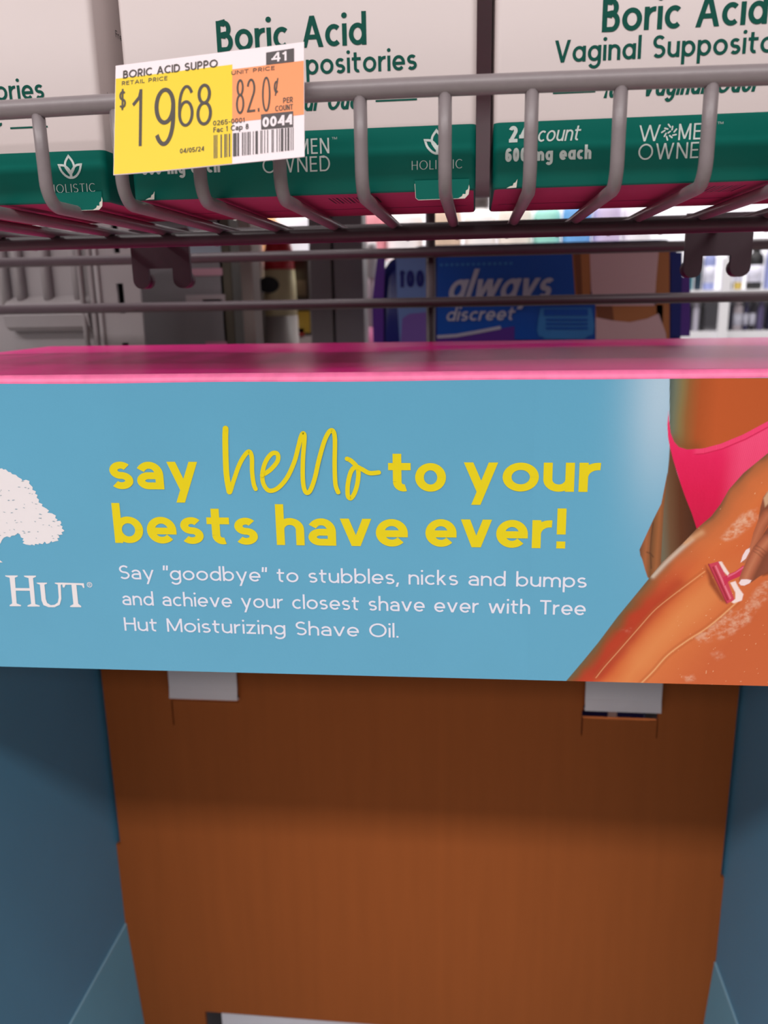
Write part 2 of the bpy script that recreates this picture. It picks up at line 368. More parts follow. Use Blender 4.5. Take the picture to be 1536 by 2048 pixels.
# white tabs of the header dropping into the slots
for x0, x1, zc in ((-0.2137, -0.1640, -0.2727), (0.0768, 0.1268, -0.2712)):
    mb = MB()
    pr = [(0.5205, zc + 0.002 - 0.003), (0.5150, zc), (0.5130, zc + 0.012), (0.5190, -0.0262), (0.5197, -0.0262), (0.5138, zc + 0.0125), (0.5158, zc + 0.0008), (0.5207, zc + 0.001)]
    pr = [(0.5190, zc - 0.001), (0.5140, zc + 0.0002), (0.5156, zc + 0.0085), (0.5180, -0.0275), (0.5187, -0.0275), (0.5163, zc + 0.0085), (0.5147, zc + 0.0012), (0.5190, zc + 0.0002)]
    mb.prism(pr, 'x', x0, x1, 'white_board')
    mb.build('locking_tab', bin_, label='white cardboard tab tucked into a slot of the back panel')
# header: folded board, blue printed front, pink rounded top
HX0, HX1, HZ0 = -0.2745, 0.1842, None
bot = [(-197.59, -146.95), (112.62, -145.08)]
top = [(-180.7, -28.68), (101.56, -28.66)]
def line_at(seg, u): return seg[0][1] + (seg[1][1] - seg[0][1]) * (u - seg[0][0]) / (seg[1][0] - seg[0][0])
mb = MB()
nx = 60
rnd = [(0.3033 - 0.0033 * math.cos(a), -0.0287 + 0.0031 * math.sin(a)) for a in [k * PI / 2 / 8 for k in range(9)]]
rows = []
for i in range(nx + 1):
    x = HX0 + (HX1 - HX0) * i / nx
    zt = line_at(top, x * 1000) / 1000 + 0.00015 * math.sin(x * 61 + 1)
    zb = line_at(bot, x * 1000) / 1000
    dz = zt + 0.0287
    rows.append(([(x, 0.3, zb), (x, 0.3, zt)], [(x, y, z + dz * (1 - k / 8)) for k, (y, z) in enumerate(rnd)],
                 [(x, y, -0.0256 + 0.0006 * math.sin((y - 0.30) / 0.22 * PI) * math.sin(x * 23)) for y in [0.3033 + (0.5190 - 0.3033) * k / 10 for k in range(11)]]))
for i in range(nx):
    a, c = rows[i], rows[i + 1]
    for part, m, sm in ((0, 'header_blue', False), (1, 'fold_glint_wear', True), (2, 'header_pink', True)):
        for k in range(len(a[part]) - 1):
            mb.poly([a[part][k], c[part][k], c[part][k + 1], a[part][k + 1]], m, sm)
    # inside faces of the folded board
    zi = -0.0290
    mb.poly([(a[0][0][0], 0.302, a[0][0][2]), (a[0][0][0], 0.302, zi), (c[0][0][0], 0.302, zi), (c[0][0][0], 0.302, c[0][0][2])], 'kraft_card')
    mb.poly([a[0][0], (a[0][0][0], 0.302, a[0][0][2]), (c[0][0][0], 0.302, c[0][0][2]), c[0][0]], 'kraft_card')
    mb.poly([(a[0][0][0], 0.302, zi), (a[0][0][0], 0.5190, -0.0275), (c[0][0][0], 0.5190, -0.0275), (c[0][0][0], 0.302, zi)], 'kraft_card')
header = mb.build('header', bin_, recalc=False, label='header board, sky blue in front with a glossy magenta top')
def HF(e):
    return lambda u, v, l=0.0: (u / 1000, 0.3 - e - l, v / 1000)
# --- lettering
mb = MB(); f = HF(0.00012); ye = 'print_yellow'
def hl(s, l, r, xh=10.9): chars(mb, s, l, r, xh, 0.30, f, ye, track=0.13, contrast=0.84)
hl('say', *[(-140.59, -69.75), (-104.91, -69.71)])
hl('to', *[(-31.5, -70), (-9.88, -69.86)])
hl('your', *[(-3.36, -69.81), (45.91, -69.47)])
hl('bests', *[(-141.04, -91.79), (-82.85, -91.58)])
hl('have', *[(-75.5, -91.89), (-24.36, -91.35)])
hl('ever!', *[(-17.66, -91.65), (35.38, -91.27)])
hello = [[(-92.91, -46.04), (-93.38, -51.47), (-93.74, -63.12), (-93.05, -70.42), (-91.28, -66.53), (-88.74, -60.43), (-86.36, -56.51), (-84.34, -54.82), (-83.41, -56.93), (-83.63, -62.54), (-83.28, -67.34), (-82.64, -69.27)],
         [(-79.77, -63.91), (-76.46, -61.77), (-73.53, -58.38), (-73.49, -55.64), (-75.71, -55.65), (-78.21, -58.81), (-79.61, -63.06), (-79.52, -67.11), (-77.53, -69.88), (-74.07, -69), (-70.25, -64.93), (-67.11, -58.78), (-65.28, -53.02), (-64.18, -49.39), (-63.39, -47.94), (-62.78, -48.36), (-62.89, -50.94), (-63.7, -57.72), (-64.06, -65.96), (-63.29, -70.22), (-61.59, -69.99), (-59.49, -65.08), (-57.53, -57.71), (-55.18, -50.63), (-53.19, -47.13), (-51.75, -47.13), (-51.24, -50.42), (-51.65, -59.78), (-51.58, -67.16), (-50.64, -70.34)],
         [(-46.9, -57.47), (-45.07, -58.51), (-42.87, -61.43), (-43.1, -66.27), (-44.36, -70.51), (-45.88, -72.65), (-47, -71.6), (-46.88, -67.34), (-45.59, -62.49), (-43.67, -60.59), (-41.41, -61.42), (-38.55, -62.88), (-35.03, -62.65)]]
for k, h in enumerate(hello):
    hw = 0.86
    stroke(mb, spline(h), hw, hw, False, f, ye, True, lev=k)
stroke(mb, spline(hello[0][:4]), 1.15, 1.15, False, f, ye, True, lev=5)
mb.build('headline', header, recalc=False, label='yellow headline lettering')
mb = MB(); f = HF(0.0001)
def bl(s, l, r): chars(mb, s, l, r, 4.1, 0.19, f, 'print_white', track=0.16)
bl('Say "goodbye" to stubbles, nicks and bumps', *[(-140.77, -107.32), (43.19, -106.38)])
bl('and achieve your closest shave ever with Tree', *[(-140.64, -118.46), (43.29, -117.48)])
bl('Hut Moisturizing Shave Oil.', *[(-140.91, -129.58), (-28.51, -128.69)])
mb.build('small_print', header, recalc=False, label='three lines of white small lettering')
# --- tree and word mark
mb = MB(); f = HF(0.0001)
crown = [(-185.43, -61.79), (-184.46, -61.65), (-183.99, -62.17), (-183.02, -62.04), (-182.08, -63.08), (-181.14, -63.21), (-180.57, -63.99), (-179.12, -64.25), (-178.29, -65.16), (-176.91, -65.94), (-176.72, -66.6), (-175.18, -66.2), (-173.76, -66.71), (-174.03, -67.77), (-172.73, -69.21), (-173, -70.27), (-171.6, -70.92), (-172.13, -71.85), (-171.11, -72.37), (-171.65, -73.43), (-170.8, -74.22), (-171.1, -75.42), (-169.55, -76.07), (-169.92, -76.88), (-168.27, -77.79), (-167.16, -78.72), (-167.95, -79.53), (-166.21, -79.78), (-164.55, -80.7), (-164.96, -81.77), (-164.07, -82.3), (-164.56, -82.98), (-162.91, -82.82), (-162.62, -83.76), (-163.26, -84.58), (-162.25, -85.24), (-162.74, -85.92), (-161.71, -86.98), (-163.09, -87.68), (-162.65, -88.48), (-164.46, -88.78), (-164.18, -89.86), (-165.17, -90.14), (-164.74, -91.09), (-166.15, -91.38), (-167.44, -91.8), (-167.78, -91.26), (-168.73, -92.23), (-170, -92.52), (-170.57, -91.58), (-171.68, -92.68), (-173.14, -92.29), (-173.35, -92.84), (-174.84, -92.59), (-175.07, -93.28), (-176.26, -92.88), (-176.99, -93.17), (-178.75, -92.92), (-180.07, -92.39), (-179.26, -91.56), (-180.04, -91.16), (-179.39, -90.47), (-180.43, -89.94), (-180.8, -88.58), (-181.73, -88.32), (-182.95, -89.15), (-184.36, -89.3), (-185.15, -90), (-186.34, -89.6), (-187.81, -90.17), (-188.8, -91.28), (-189.36, -92.25), (-189.86, -92.8)]
cxm = crown[0][0] - 4.6
mir = [(2 * cxm - u, v) for u, v in crown[::-1]]
poly = crown + mir
tk0, tk1 = crown[-1], [(-189.72, -100.68)][0]
face(mb, [(cxm - 2.6, tk0[1] + 3), (tk0[0] - 2, tk0[1] + 3), (tk0[0] - 2.4, tk0[1] - 6), (tk0[0] - 1.2, tk1[1] + 1.2), (tk1[0], tk1[1]), (cxm - 8, tk1[1]), (cxm - 3.4, tk1[1] + 4)], HF(0.00015), 'logo_white')
face(mb, poly, f, 'logo_white')
rr = random.Random(3); f2 = HF(0.0002)
cr = [(u, v) for u, v in crown]
def inside(u, v, pl):
    r = False
    for i in range(len(pl)):
        (x0, y0), (x1, y1) = pl[i - 1], pl[i]
        if (y0 > v) != (y1 > v) and u < (x1 - x0) * (v - y0) / (y1 - y0) + x0: r = not r
    return r
n = 0
while n < 130:
    u = rr.uniform(cxm - 25, cxm + 31); v = rr.uniform(crown[-1][1], crown[0][1])
    if not inside(u, v, poly) or not inside(u + 1.3, v, poly): continue
    l = rr.uniform(0.4, 1.6); h = rr.uniform(0.1, 0.26); s_ = rr.uniform(-0.4, 0.35)
    face(mb, [(u, v), (u + l * 0.4, v + h + s_ * 0.3), (u + l, v + s_), (u + l * 0.5, v - h * 0.5 + s_ * 0.4)], f2, 'logo_fleck'); n += 1
mb.build('tree_emblem', header, recalc=False, label='white spreading tree emblem')
mb = MB(); f = HF(0.0001); lw = 'logo_white'
for pl in ([(-189.52, -106.26), (-184.03, -106.16), (-184.09, -106.58), (-185.43, -107.16), (-186.19, -118.35), (-184.37, -119.02), (-184.44, -119.52), (-189.42, -119.64), (-189.35, -119.13), (-188.11, -118.39), (-187.69, -107.21), (-189.44, -106.68)],
           [(-181.37, -106.18), (-176.18, -106.08), (-176.25, -106.57), (-177.58, -107.16), (-178.08, -118.45), (-176.32, -118.98), (-176.24, -119.48), (-181.62, -119.6), (-181.55, -119.1), (-179.9, -118.35), (-179.54, -107.19), (-181.29, -106.67)],
           [(-186.18, -111.61), (-179.56, -111.55), (-179.64, -112.67), (-186.2, -112.74)],
           [(-176.3, -109.09), (-171.82, -109), (-171.87, -109.42), (-173.04, -109.87), (-173.27, -116.07), (-172.93, -117.77), (-171.5, -118.73), (-169.8, -118.55), (-168.27, -117.52), (-167.57, -115.24), (-167.31, -109.75), (-168.52, -109.36), (-168.47, -108.94), (-164.57, -108.86), (-164.62, -109.28), (-166.08, -109.87), (-166.54, -115.92), (-167.55, -118.49), (-169.93, -119.61), (-172.47, -119.67), (-174.6, -118.8), (-175.18, -116.68), (-175, -109.91), (-176.21, -109.51)],
           [(-165.54, -108.88), (-156.14, -108.97), (-156.08, -110.93), (-156.64, -110.94), (-157.06, -109.83), (-159.4, -109.74), (-159.52, -117.89), (-158.38, -118.85), (-158.44, -119.35), (-163.18, -119.39), (-163.12, -118.89), (-161.63, -118.08), (-161.48, -109.71), (-163.98, -109.76), (-164.68, -110.96), (-165.24, -110.97)]):
    face(mb, pl, HF(0.0001 + 1e-5 * len(mb.f)), lw)
ce = [(-153.79, -109.55)][0]
stroke(mb, arc(ce[0], ce[1], 0.98, 0.98, 0, 360)[:-1], 0.13, 0.13, True, f, lw)
text(mb, 'R', ce[0] - 0.42, ce[1] - 0.6, ce[0] + 0.45, 0.82, 0.2, f, lw)
for s_, l, r in (('TREE', -0.262, -0.202),):
    v = [(-191.42, -119.68)][0][1]
    text(mb, s_, l * 1000, v, r * 1000, 8.5, 0.2, f, lw, track=0.12)
mb.build('word_mark', header, recalc=False, label='white serif word mark')

# --- the printed photograph of legs at the right end of the header
u = np.concatenate([np.arange(22, 116, 0.28), np.linspace(116.2, (HX1 - 0.0003) * 1000, 120)]); nv = 430
U = np.repeat(u[None, :], nv, 0)
vb = np.array([line_at(bot, x) for x in u]); vt = np.array([line_at(top, x) for x in u])
T = np.linspace(0, 1, nv)[:, None]
V = vb[None, :] * (1 - T) + vt[None, :] * T
def L3(c): return np.array([lin(x) for x in c])
img = np.zeros(U.shape + (3,)); img[:] = L3(BLUE)
def ss(a, b2, x): t = np.clip((x - a) / (b2 - a), 0, 1); return t * t * (3 - 2 * t)
def mask(pl, soft=0.25):
    r = np.zeros(U.shape, bool)
    d = np.full(U.shape, 1e9)
    for i in range(len(pl)):
        (x0, y0), (x1, y1) = pl[i - 1], pl[i]
        if y0 != y1:
            c = ((y0 > V) != (y1 > V)) & (U < (x1 - x0) * (V - y0) / (y1 - y0) + x0)
            r ^= c
        d = np.minimum(d, dseg((x0, y0), (x1, y1)))
    sd = np.where(r, d, -d)
    return ss(-soft, soft, sd)
def dseg(p, q):
    dx, dy = q[0] - p[0], q[1] - p[1]; L = dx * dx + dy * dy + 1e-12
    t = np.clip(((U - p[0]) * dx + (V - p[1]) * dy) / L, 0, 1)
    return np.hypot(U - p[0] - t * dx, V - p[1] - t * dy)
def dline(pl): 
    d = np.full(U.shape, 1e9)
    for i in range(len(pl) - 1): d = np.minimum(d, dseg(pl[i], pl[i + 1]))
    return d
def vnoise(sx, sy, seed):
    g = np.random.RandomState(seed).rand(260, 260)
    x = (U - 20) / sx; y = (V + 150) / sy
    x0 = np.floor(x).astype(int); y0 = np.floor(y).astype(int); fx = x - x0; fy = y - y0
    fx = fx * fx * (3 - 2 * fx); fy = fy * fy * (3 - 2 * fy)
    G = lambda a, c: g[a % 260, c % 260]
    return (G(y0, x0) * (1 - fx) + G(y0, x0 + 1) * fx) * (1 - fy) + (G(y0 + 1, x0) * (1 - fx) + G(y0 + 1, x0 + 1) * fx) * fy
def blend(col, a):
    global img
    col = np.asarray(col)
    if col.ndim == 1: col = L3(col)
    a = a[..., None]
    img = img * (1 - a) + col * a
def ramp(t, stops):
    out = np.zeros(U.shape + (3,))
    xs_ = [s_[0] for s_ in stops]
    for k in range(3): out[..., k] = np.interp(t, xs_, [L3(s_[1])[k] for s_ in stops])
    return out
pt = lambda s_: s_[0]
# paler patch of sky beside the hip
hipu, hipv = [(63.2, -34.59)][0]
blend((182, 208, 226), 0.92 * np.exp(-(((U - hipu - 3) / 12.0) ** 2) - np.clip((hipv + 4 - V) / 42.0, 0, 9) ** 2))
# hand behind the far thigh
P = [(69.92, -62.49), (69.33, -67.27), (68.51, -73.9), (66.03, -80.02), (63.06, -88.08), (61.81, -91.53), (62.23, -93.71), (63.02, -95.27), (64.31, -99.35), (65.36, -102.19), (66.3, -103.12), (69.56, -99.26), (71.1, -96.08), (70.21, -78.14), (70.63, -67.26)]
tt = (U - P[5][0]) / 8.0
blend(ramp(tt, [(0, (110, 72, 48)), (0.3, (168, 100, 60)), (0.55, (120, 78, 45)), (0.8, (160, 98, 56)), (1.2, (90, 60, 38))]), mask(P, 0.2))
for s_ in ([(66.11, -81.25), (65.76, -86.8), (65.76, -92.41), (66.49, -98.68)], [(64.48, -92.43), (65.97, -93.03), (66.92, -94.27)]): blend((82, 48, 30), 0.7 * np.exp(-(dline(s_) / 0.25) ** 2))
# far thigh
P = [(70.09, -50.72), (70.16, -57.75), (69.89, -67.26), (69.54, -75.71), (69.64, -84.28), (69.83, -96.1), (70.07, -97.99), (73.87, -94.16), (78.73, -89.41), (83.49, -84.11), (79.53, -76.83), (76.82, -70.82), (73.41, -62.47), (71.24, -55.4)]
tt = (U - P[4][0] + (V - P[4][1]) * 0.10) / 11.0
blend(ramp(tt, [(0, (112, 104, 84)), (0.25, (110, 78, 52)), (0.6, (92, 50, 26)), (1.2, (66, 32, 16))]), mask(P, 0.2))
# torso
P = [(68.35, -27.3), (69.18, -39.75), (69.76, -48.39), (71.04, -52.47), (73.4, -54.22), (76.79, -54.8), (82.32, -54.21), (87.72, -52.46), (95.13, -48.99), (103.06, -44.42), (173.31, -31.96), (172.72, -28.18)]
tt = (U - P[1][0]) / 12.0
blend(ramp(tt + 0.08 * vnoise(3, 9, 5), [(0, (84, 98, 92)), (0.14, (112, 118, 96)), (0.34, (136, 118, 74)), (0.55, (150, 96, 50)), (0.9, (176, 84, 38)), (1.4, (192, 90, 42)), (4, (186, 88, 42))]), mask(P, 0.15))
cr_ = [(78.92, -53.34), (87.65, -51.59), (95.06, -48.13), (102.98, -43.57), (171.97, -23.34)]
blend((128, 74, 34), 0.55 * np.exp(-(dline([(71.48, -50.72), (75.03, -53.52), (78.93, -53.51)]) / 2.6) ** 2) * mask(P, 0.1))
# bikini bottom
P = [(68.81, -40.04), (68.75, -44.92), (69.34, -49.56), (70.04, -52.47), (71.68, -57.75), (73.41, -62.47), (74.94, -66.63), (76.87, -71.42), (79.57, -77.44), (81.85, -83.52), (82.96, -84.73), (86.66, -81.02), (89.66, -76.13), (92.12, -71.9), (93.44, -67.71), (95.89, -63.85), (99.97, -60.01), (104.15, -55.92), (172.97, -29.8), (171.97, -23.34), (102.99, -43.74), (95.08, -48.41), (87.67, -51.76), (81.71, -53.45), (76.16, -53.81), (73.31, -52.93), (71.5, -51.01), (70.06, -47.81), (69.34, -43.77)]
mk = mask(P, 0.15)
d = dline([(70.21, -48.39), (73.31, -52.93), (76.16, -53.81), (81.71, -53.45), (87.67, -51.76), (95.08, -48.41), (102.99, -43.74), (171.97, -23.34)])
base = ramp((V - P[9][1]) / 32.0 + 0.1 * vnoise(1.5, 5, 8), [(0, (205, 16, 66)), (0.5, (222, 22, 78)), (0.9, (232, 34, 92)), (1.4, (240, 60, 112))])
blend(base, mk)
uu = pt([(89.26, -57.7)])[0]
weave = 0.5 + 0.5 * np.sin(U * 9.0 + V * 3.2)
blend((255, 108, 150), mk * ss(uu - 2, uu + 7, U) * (0.25 + 0.3 * weave) * ss(1.8, 2.6, d))
blend((246, 70, 118), mk * ss(2.1, 1.5, d) * ss(-1, 1.0, U - pt([(78.92, -53.34)])[0]) * (0.6 + 0.4 * (np.sin(U * 12) > 0)))
blend((190, 14, 60), mk * 0.6 * np.exp(-((d - 1.9) / 0.2) ** 2) * ss(-1, 1.0, U - pt([(78.92, -53.34)])[0]))
# near thigh
edge = [(34.73, -149.8), (37.06, -145.58), (43.47, -136.51), (48.62, -128.96), (55.31, -118.21), (63.01, -107.02), (67.32, -100.69), (70.52, -96.09), (74.3, -91.96), (77.52, -88.5), (81.71, -83.21), (86.46, -78.46), (89.46, -73.72), (91.83, -68.44), (96.31, -62.37), (104.07, -55.05), (172.3, -25.48)]
P = edge + [(191.82, -151.42), (35, -157.45)]
mk = mask(P, 0.18)
d = dline(edge)
low = ss(pt([(73.73, -91.97)])[1] + 6, pt([(55.31, -118.21)])[1], V)      # 1 towards the knee
nz = vnoise(4, 4, 2) - 0.5
dd = d + nz * 1.6
cl = ramp(dd, [(0, (110, 92, 62)), (2.2, (140, 78, 38)), (5, (182, 60, 30)), (8.5, (196, 66, 34)), (12, (214, 108, 54)), (18, (224, 134, 74)), (26, (216, 116, 62)), (40, (204, 100, 54))])
cu = ramp(dd, [(0, (128, 84, 56)), (1.6, (180, 104, 60)), (5, (206, 112, 62)), (10, (216, 116, 62)), (16, (212, 106, 56)), (40, (200, 98, 54))])
blend(cl * low[..., None] + cu * (1 - low[..., None]), mk)
blend((170, 52, 28), mk * 0.6 * np.exp(-(dline([(49.21, -141.75), (56.11, -133.43), (63.88, -121.93), (70.42, -112.65), (76.93, -104.83)]) / 3.0) ** 2))
blend((226, 140, 80), mk * 0.55 * np.exp(-(dline([(64.7, -135.85), (75.78, -122.27), (83.55, -115.58), (88.87, -109.04)]) / 5.0) ** 2))
blend((214, 198, 180), mk * 0.8 * np.exp(-(dline([(67.39, -101.83), (71.7, -96.39), (76.01, -91.63), (80.29, -87.23)]) / 0.9) ** 2))
blend((214, 160, 116), mk * 0.8 * np.exp(-(dline([(78.09, -88.49), (83.53, -84.72)]) / 1.2) ** 2))
for s_, w_, a_ in (([(48.39, -143.82), (51.53, -138.96), (56.07, -132.76), (63.88, -121.93), (68.82, -115.28), (74.91, -109.34), (81.49, -103.47), (85.82, -99.6)], 0.22, 0.55), ([(65.29, -145.97), (69.8, -140.4), (74.76, -133.53), (81.47, -127.37), (87.6, -122.62), (93.02, -117.29), (98.32, -111.38)], 0.3, 0.7)):
    s_ = spline(s_, 5)
    blend((242, 190, 132), mk * a_ * np.exp(-(dline(s_) / w_) ** 2))
    blend((176, 84, 40), mk * 0.35 * np.exp(-((dline(s_) - 0.8) / 0.5) ** 2))
n1 = vnoise(0.9, 0.7, 11); n2 = vnoise(0.45, 0.45, 12)
for P, a_ in (([(90.5, -86.48), (94.05, -81.54), (97.62, -77.26), (101.93, -75.41), (102.82, -79.02), (99.28, -83.31), (95.6, -86.41), (92.31, -87.68)], 0.75), ([(84.32, -125.98), (89.83, -121.25), (96.28, -114.63), (102.58, -113.84), (103.61, -118.96), (97.68, -124.3), (92.06, -127.07), (86.23, -127.9)], 0.6),
             ([(100.85, -113.88), (103.72, -107.45), (108.5, -101.69), (109.27, -109.87), (106.02, -113.76), (103.03, -118.97)], 0.5), ([(90.71, -132.39), (94.14, -130.96), (95.79, -133.22), (93.28, -134.96)], 0.4), ([(81.35, -142.37), (84.88, -141.58), (85.63, -143.58), (82.67, -144.02)], 0.9), ([(56.79, -123.43), (60.36, -123.01), (59.83, -124.34)], 0.5)):
    blend((236, 200, 172), mask(P, 1.0) * a_ * ss(0.2, 0.95, 0.35 * n1 + 0.25 * n2 + 0.4 * vnoise(2.0, 1.6, 41)))
blend((250, 214, 170), mk * (vnoise(0.5, 0.5, 31) > 0.965) * 0.5 * ss(pt([(65.91, -116)])[0], pt([(89.38, -115.44)])[0], U))
# razor with its shadow, foam and the hand that holds it
blend((120, 36, 20), mk * 0.75 * mask([(85.94, -97.4), (88.17, -100.19), (94.91, -112.1), (92.49, -110.87), (87.94, -104.61)], 0.9))
blend((208, 66, 88), mask([(86.76, -96.82), (90.67, -95.51), (92.15, -98.23), (97.45, -110.64), (94.68, -112.1), (90.83, -104.55)], 0.12))
blend((160, 30, 54), mask([(88.21, -97.8), (88.88, -97.54), (95.48, -110.55), (94.7, -110.95)], 0.1) * 0.8)
blend((236, 132, 150), mask([(89.22, -97.41), (89.77, -97.15), (96.24, -110.03), (95.7, -110.42)], 0.1) * 0.8)
blend((150, 30, 52), mask([(86.63, -96.7), (87.07, -96.44), (94.89, -111.84), (94.58, -112.23)], 0.1) * 0.8)
blend((206, 48, 84), mask([(92.46, -101.99), (93.96, -100.71), (96.72, -99.4), (99.36, -96.98), (100.74, -98.46), (98.59, -101.25), (94.75, -103.21), (93.41, -105.13)], 0.12))
blend((236, 120, 146), mask([(93.99, -101.08), (96.74, -99.65), (99.39, -97.36), (99.78, -97.85), (96.79, -100.28), (94.29, -101.83)], 0.12) * 0.7)
blend((246, 222, 216), mask([(90.46, -95.76), (91.48, -95.62), (94.61, -100.19), (94.11, -101.08), (92.6, -99.48)], 0.2))
blend((248, 226, 220), mask([(95.26, -103.83), (97.04, -103.17), (98.4, -105.66), (100.35, -108.28), (99.99, -110.71), (97.21, -111.92), (96.36, -111.43), (97.63, -110.12), (97.42, -107.58)], 0.25))
P = [(175.01, -42.92), (105.37, -68.82), (103.88, -71.21), (103.33, -74.8), (102.99, -79.62), (101.75, -84.49), (101.13, -88.79), (100.16, -91.88), (98.56, -95.63), (99.52, -96.23), (101.45, -94.96), (102.53, -93.08), (104.17, -87.52), (106.57, -81.4), (179.39, -71.21)]
tt = dline([(106.23, -77.78), (104.17, -81.43), (102.03, -88.78), (99.52, -95.61)])
blend(ramp(tt, [(0, (190, 112, 78)), (1.2, (176, 98, 66)), (2.6, (134, 74, 50)), (6, (150, 84, 58))]), mask(P, 0.18))
blend((226, 188, 150), 0.7 * mask([(105.37, -68.82), (104.08, -71.51), (104.94, -74.79), (105.83, -73.58), (107.15, -71.78), (106.81, -68.22)], 0.4))
P = [(178.5, -65.45), (106.63, -82), (104.62, -86.29), (102.25, -90), (100.15, -95.6), (99, -99.36), (98.24, -102.51), (98.86, -104.39), (100.63, -104.86), (102.8, -103.56), (104.91, -101.63), (108.26, -99.2), (182.12, -88.84)]
tt = dline([(107.15, -87.48), (104, -91.82), (101.73, -98.06), (100.18, -103.1)])
blend((92, 44, 28), 0.7 * mask([(107.85, -94.85), (105.26, -99.25), (106.56, -101.1), (108.38, -100.44), (183.52, -97.84), (182.12, -88.84)], 0.6))
blend(ramp(tt, [(0, (196, 122, 88)), (1.4, (178, 100, 70)), (3.0, (130, 70, 48)), (6, (140, 76, 54))]), mask(P, 0.18))
for s_ in ([(102.76, -90.61), (104.52, -91.32), (106.37, -93.02)], [(102.39, -91.48), (104.06, -92.44), (105.79, -94.02)], [(103.21, -89.37), (104.99, -90.27), (106.82, -91.78)]): blend((110, 58, 40), 0.6 * np.exp(-(dline(s_) / 0.18) ** 2))
blend((244, 222, 222), mask([(98.25, -96.01), (98.79, -93.14), (99.74, -91.02), (100.92, -90.27), (101.14, -91.5), (99.94, -94.49)], 0.15))
blend((246, 226, 226), mask([(98.36, -103.9), (99.04, -102.5), (100.97, -102.34), (102.72, -102.68), (102.25, -103.82), (100.4, -104.87), (99.13, -104.76)], 0.15))
# to a mesh: one vertex colour per point of the print
me = bpy.data.meshes.new('printed_photo')
nu = len(u); o0 = Vector(bin_['_org'])
co = np.stack([U / 1000 - o0.x, np.full(U.shape, 0.3 - 0.00005) - o0.y, V / 1000 - o0.z], -1).reshape(-1, 3)
idx = np.arange(nv * nu).reshape(nv, nu)
fc = np.stack([idx[:-1, :-1], idx[:-1, 1:], idx[1:, 1:], idx[1:, :-1]], -1).reshape(-1, 4)
me.vertices.add(len(co)); me.vertices.foreach_set('co', co.ravel())
me.loops.add(fc.size); me.loops.foreach_set('vertex_index', fc.ravel().astype(np.int32))
me.polygons.add(len(fc)); me.polygons.foreach_set('loop_start', np.arange(0, fc.size, 4, dtype=np.int32)); me.polygons.foreach_set('loop_total', np.full(len(fc), 4, dtype=np.int32))
me.update(calc_edges=True); me.validate()
ca = me.color_attributes.new('print', 'FLOAT_COLOR', 'POINT')
ca.data.foreach_set('color', np.concatenate([img.reshape(-1, 3), np.ones((nv * nu, 1))], 1).astype(np.float32).ravel())
pm = mat('photo_print', BLUE, 0.34, 0.4, bump=0.06, bscale=900)
va = pm.node_tree.nodes.new('ShaderNodeVertexColor'); va.layer_name = 'print'
pm.node_tree.links.new(va.outputs['Color'], pm.node_tree.nodes['Principled BSDF'].inputs['Base Color'])
me.materials.append(pm)
po = bpy.data.objects.new('printed_photo', me); C.objects.link(po); po.parent = header; po['_org'] = tuple(o0)
po['label'] = 'printed photo of a person in a pink bikini bottom shaving a thigh'
b = MB(); b.box(-0.62, 0.55, 0.26, 0.545, -EYE, ZB - 0.003, 'steel_grey')
tag(b.build('base_deck', None, (0, 0.41, -EYE)), 'grey steel base deck carrying the blue display bin', 'base deck')
b = MB(); b.box(-0.205, -0.01, 0.532, 0.545, ZB - 0.003, -0.5515, 'white_board'); b.box(-0.2085, -0.0065, 0.5325, 0.5445, -0.5535, -0.5500, 'white_board')
b = MB(); b.box(-0.200, -0.02, 0.5290, 0.5340, ZB - 0.003, -0.5548, 'white_board')
tag(b.build('backing_card', None, (-0.11, 0.53, ZB - 0.003)), 'pale card seen through the slot low in the brown back panel', 'card')

# ------------------------------------------------------------------ wire basket shelf in front of the cartons
WZ, RZ, RY = 0.0315, 0.0615, 0.2700
sh = thing('wire_shelf', (-0.04, 0.36, WZ), 'grey wire basket shelf holding the white cartons above the blue header', 'wire shelf')
mb = MB()
mb.tube([(x, RY, RZ - 0.0017 * (1 - math.exp(-((x + 0.025) / 0.125) ** 2))) for x in [-0.34 + 0.02 * k for k in range(45)]], 0.00285, 'wire_paint', 20)
mb.build('front_rail', sh, label='thick grey top rail along the front')
for k in range(-20, 21):
    x = -0.0093 + 0.0257 * k
    if x < -0.335 or x > 0.5: continue
    rb = 0.0075
    path = [(x, RY, RZ - 0.001), (x, RY, WZ + rb + 0.008), (x, RY, WZ + rb)] + [(x, RY + rb - rb * math.cos(a), WZ + rb - rb * math.sin(a)) for a in [PI / 2 * j / 8 for j in range(1, 9)]] + [(x, RY + 0.05, WZ), (x, 0.3725, WZ), (x, 0.452, WZ)]
    mb = MB(); mb.tube(path, 0.0021, 'wire_paint', 12); mb.build('floor_wire', sh)
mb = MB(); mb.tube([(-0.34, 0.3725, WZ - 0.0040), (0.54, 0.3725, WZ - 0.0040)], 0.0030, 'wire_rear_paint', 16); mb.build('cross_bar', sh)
mb = MB(); mb.tube([(-0.34, 0.4530, WZ + 0.0038), (0.54, 0.4530, WZ + 0.0038)], 0.0034, 'wire_rear_paint', 16); mb.build('cross_bar', sh)
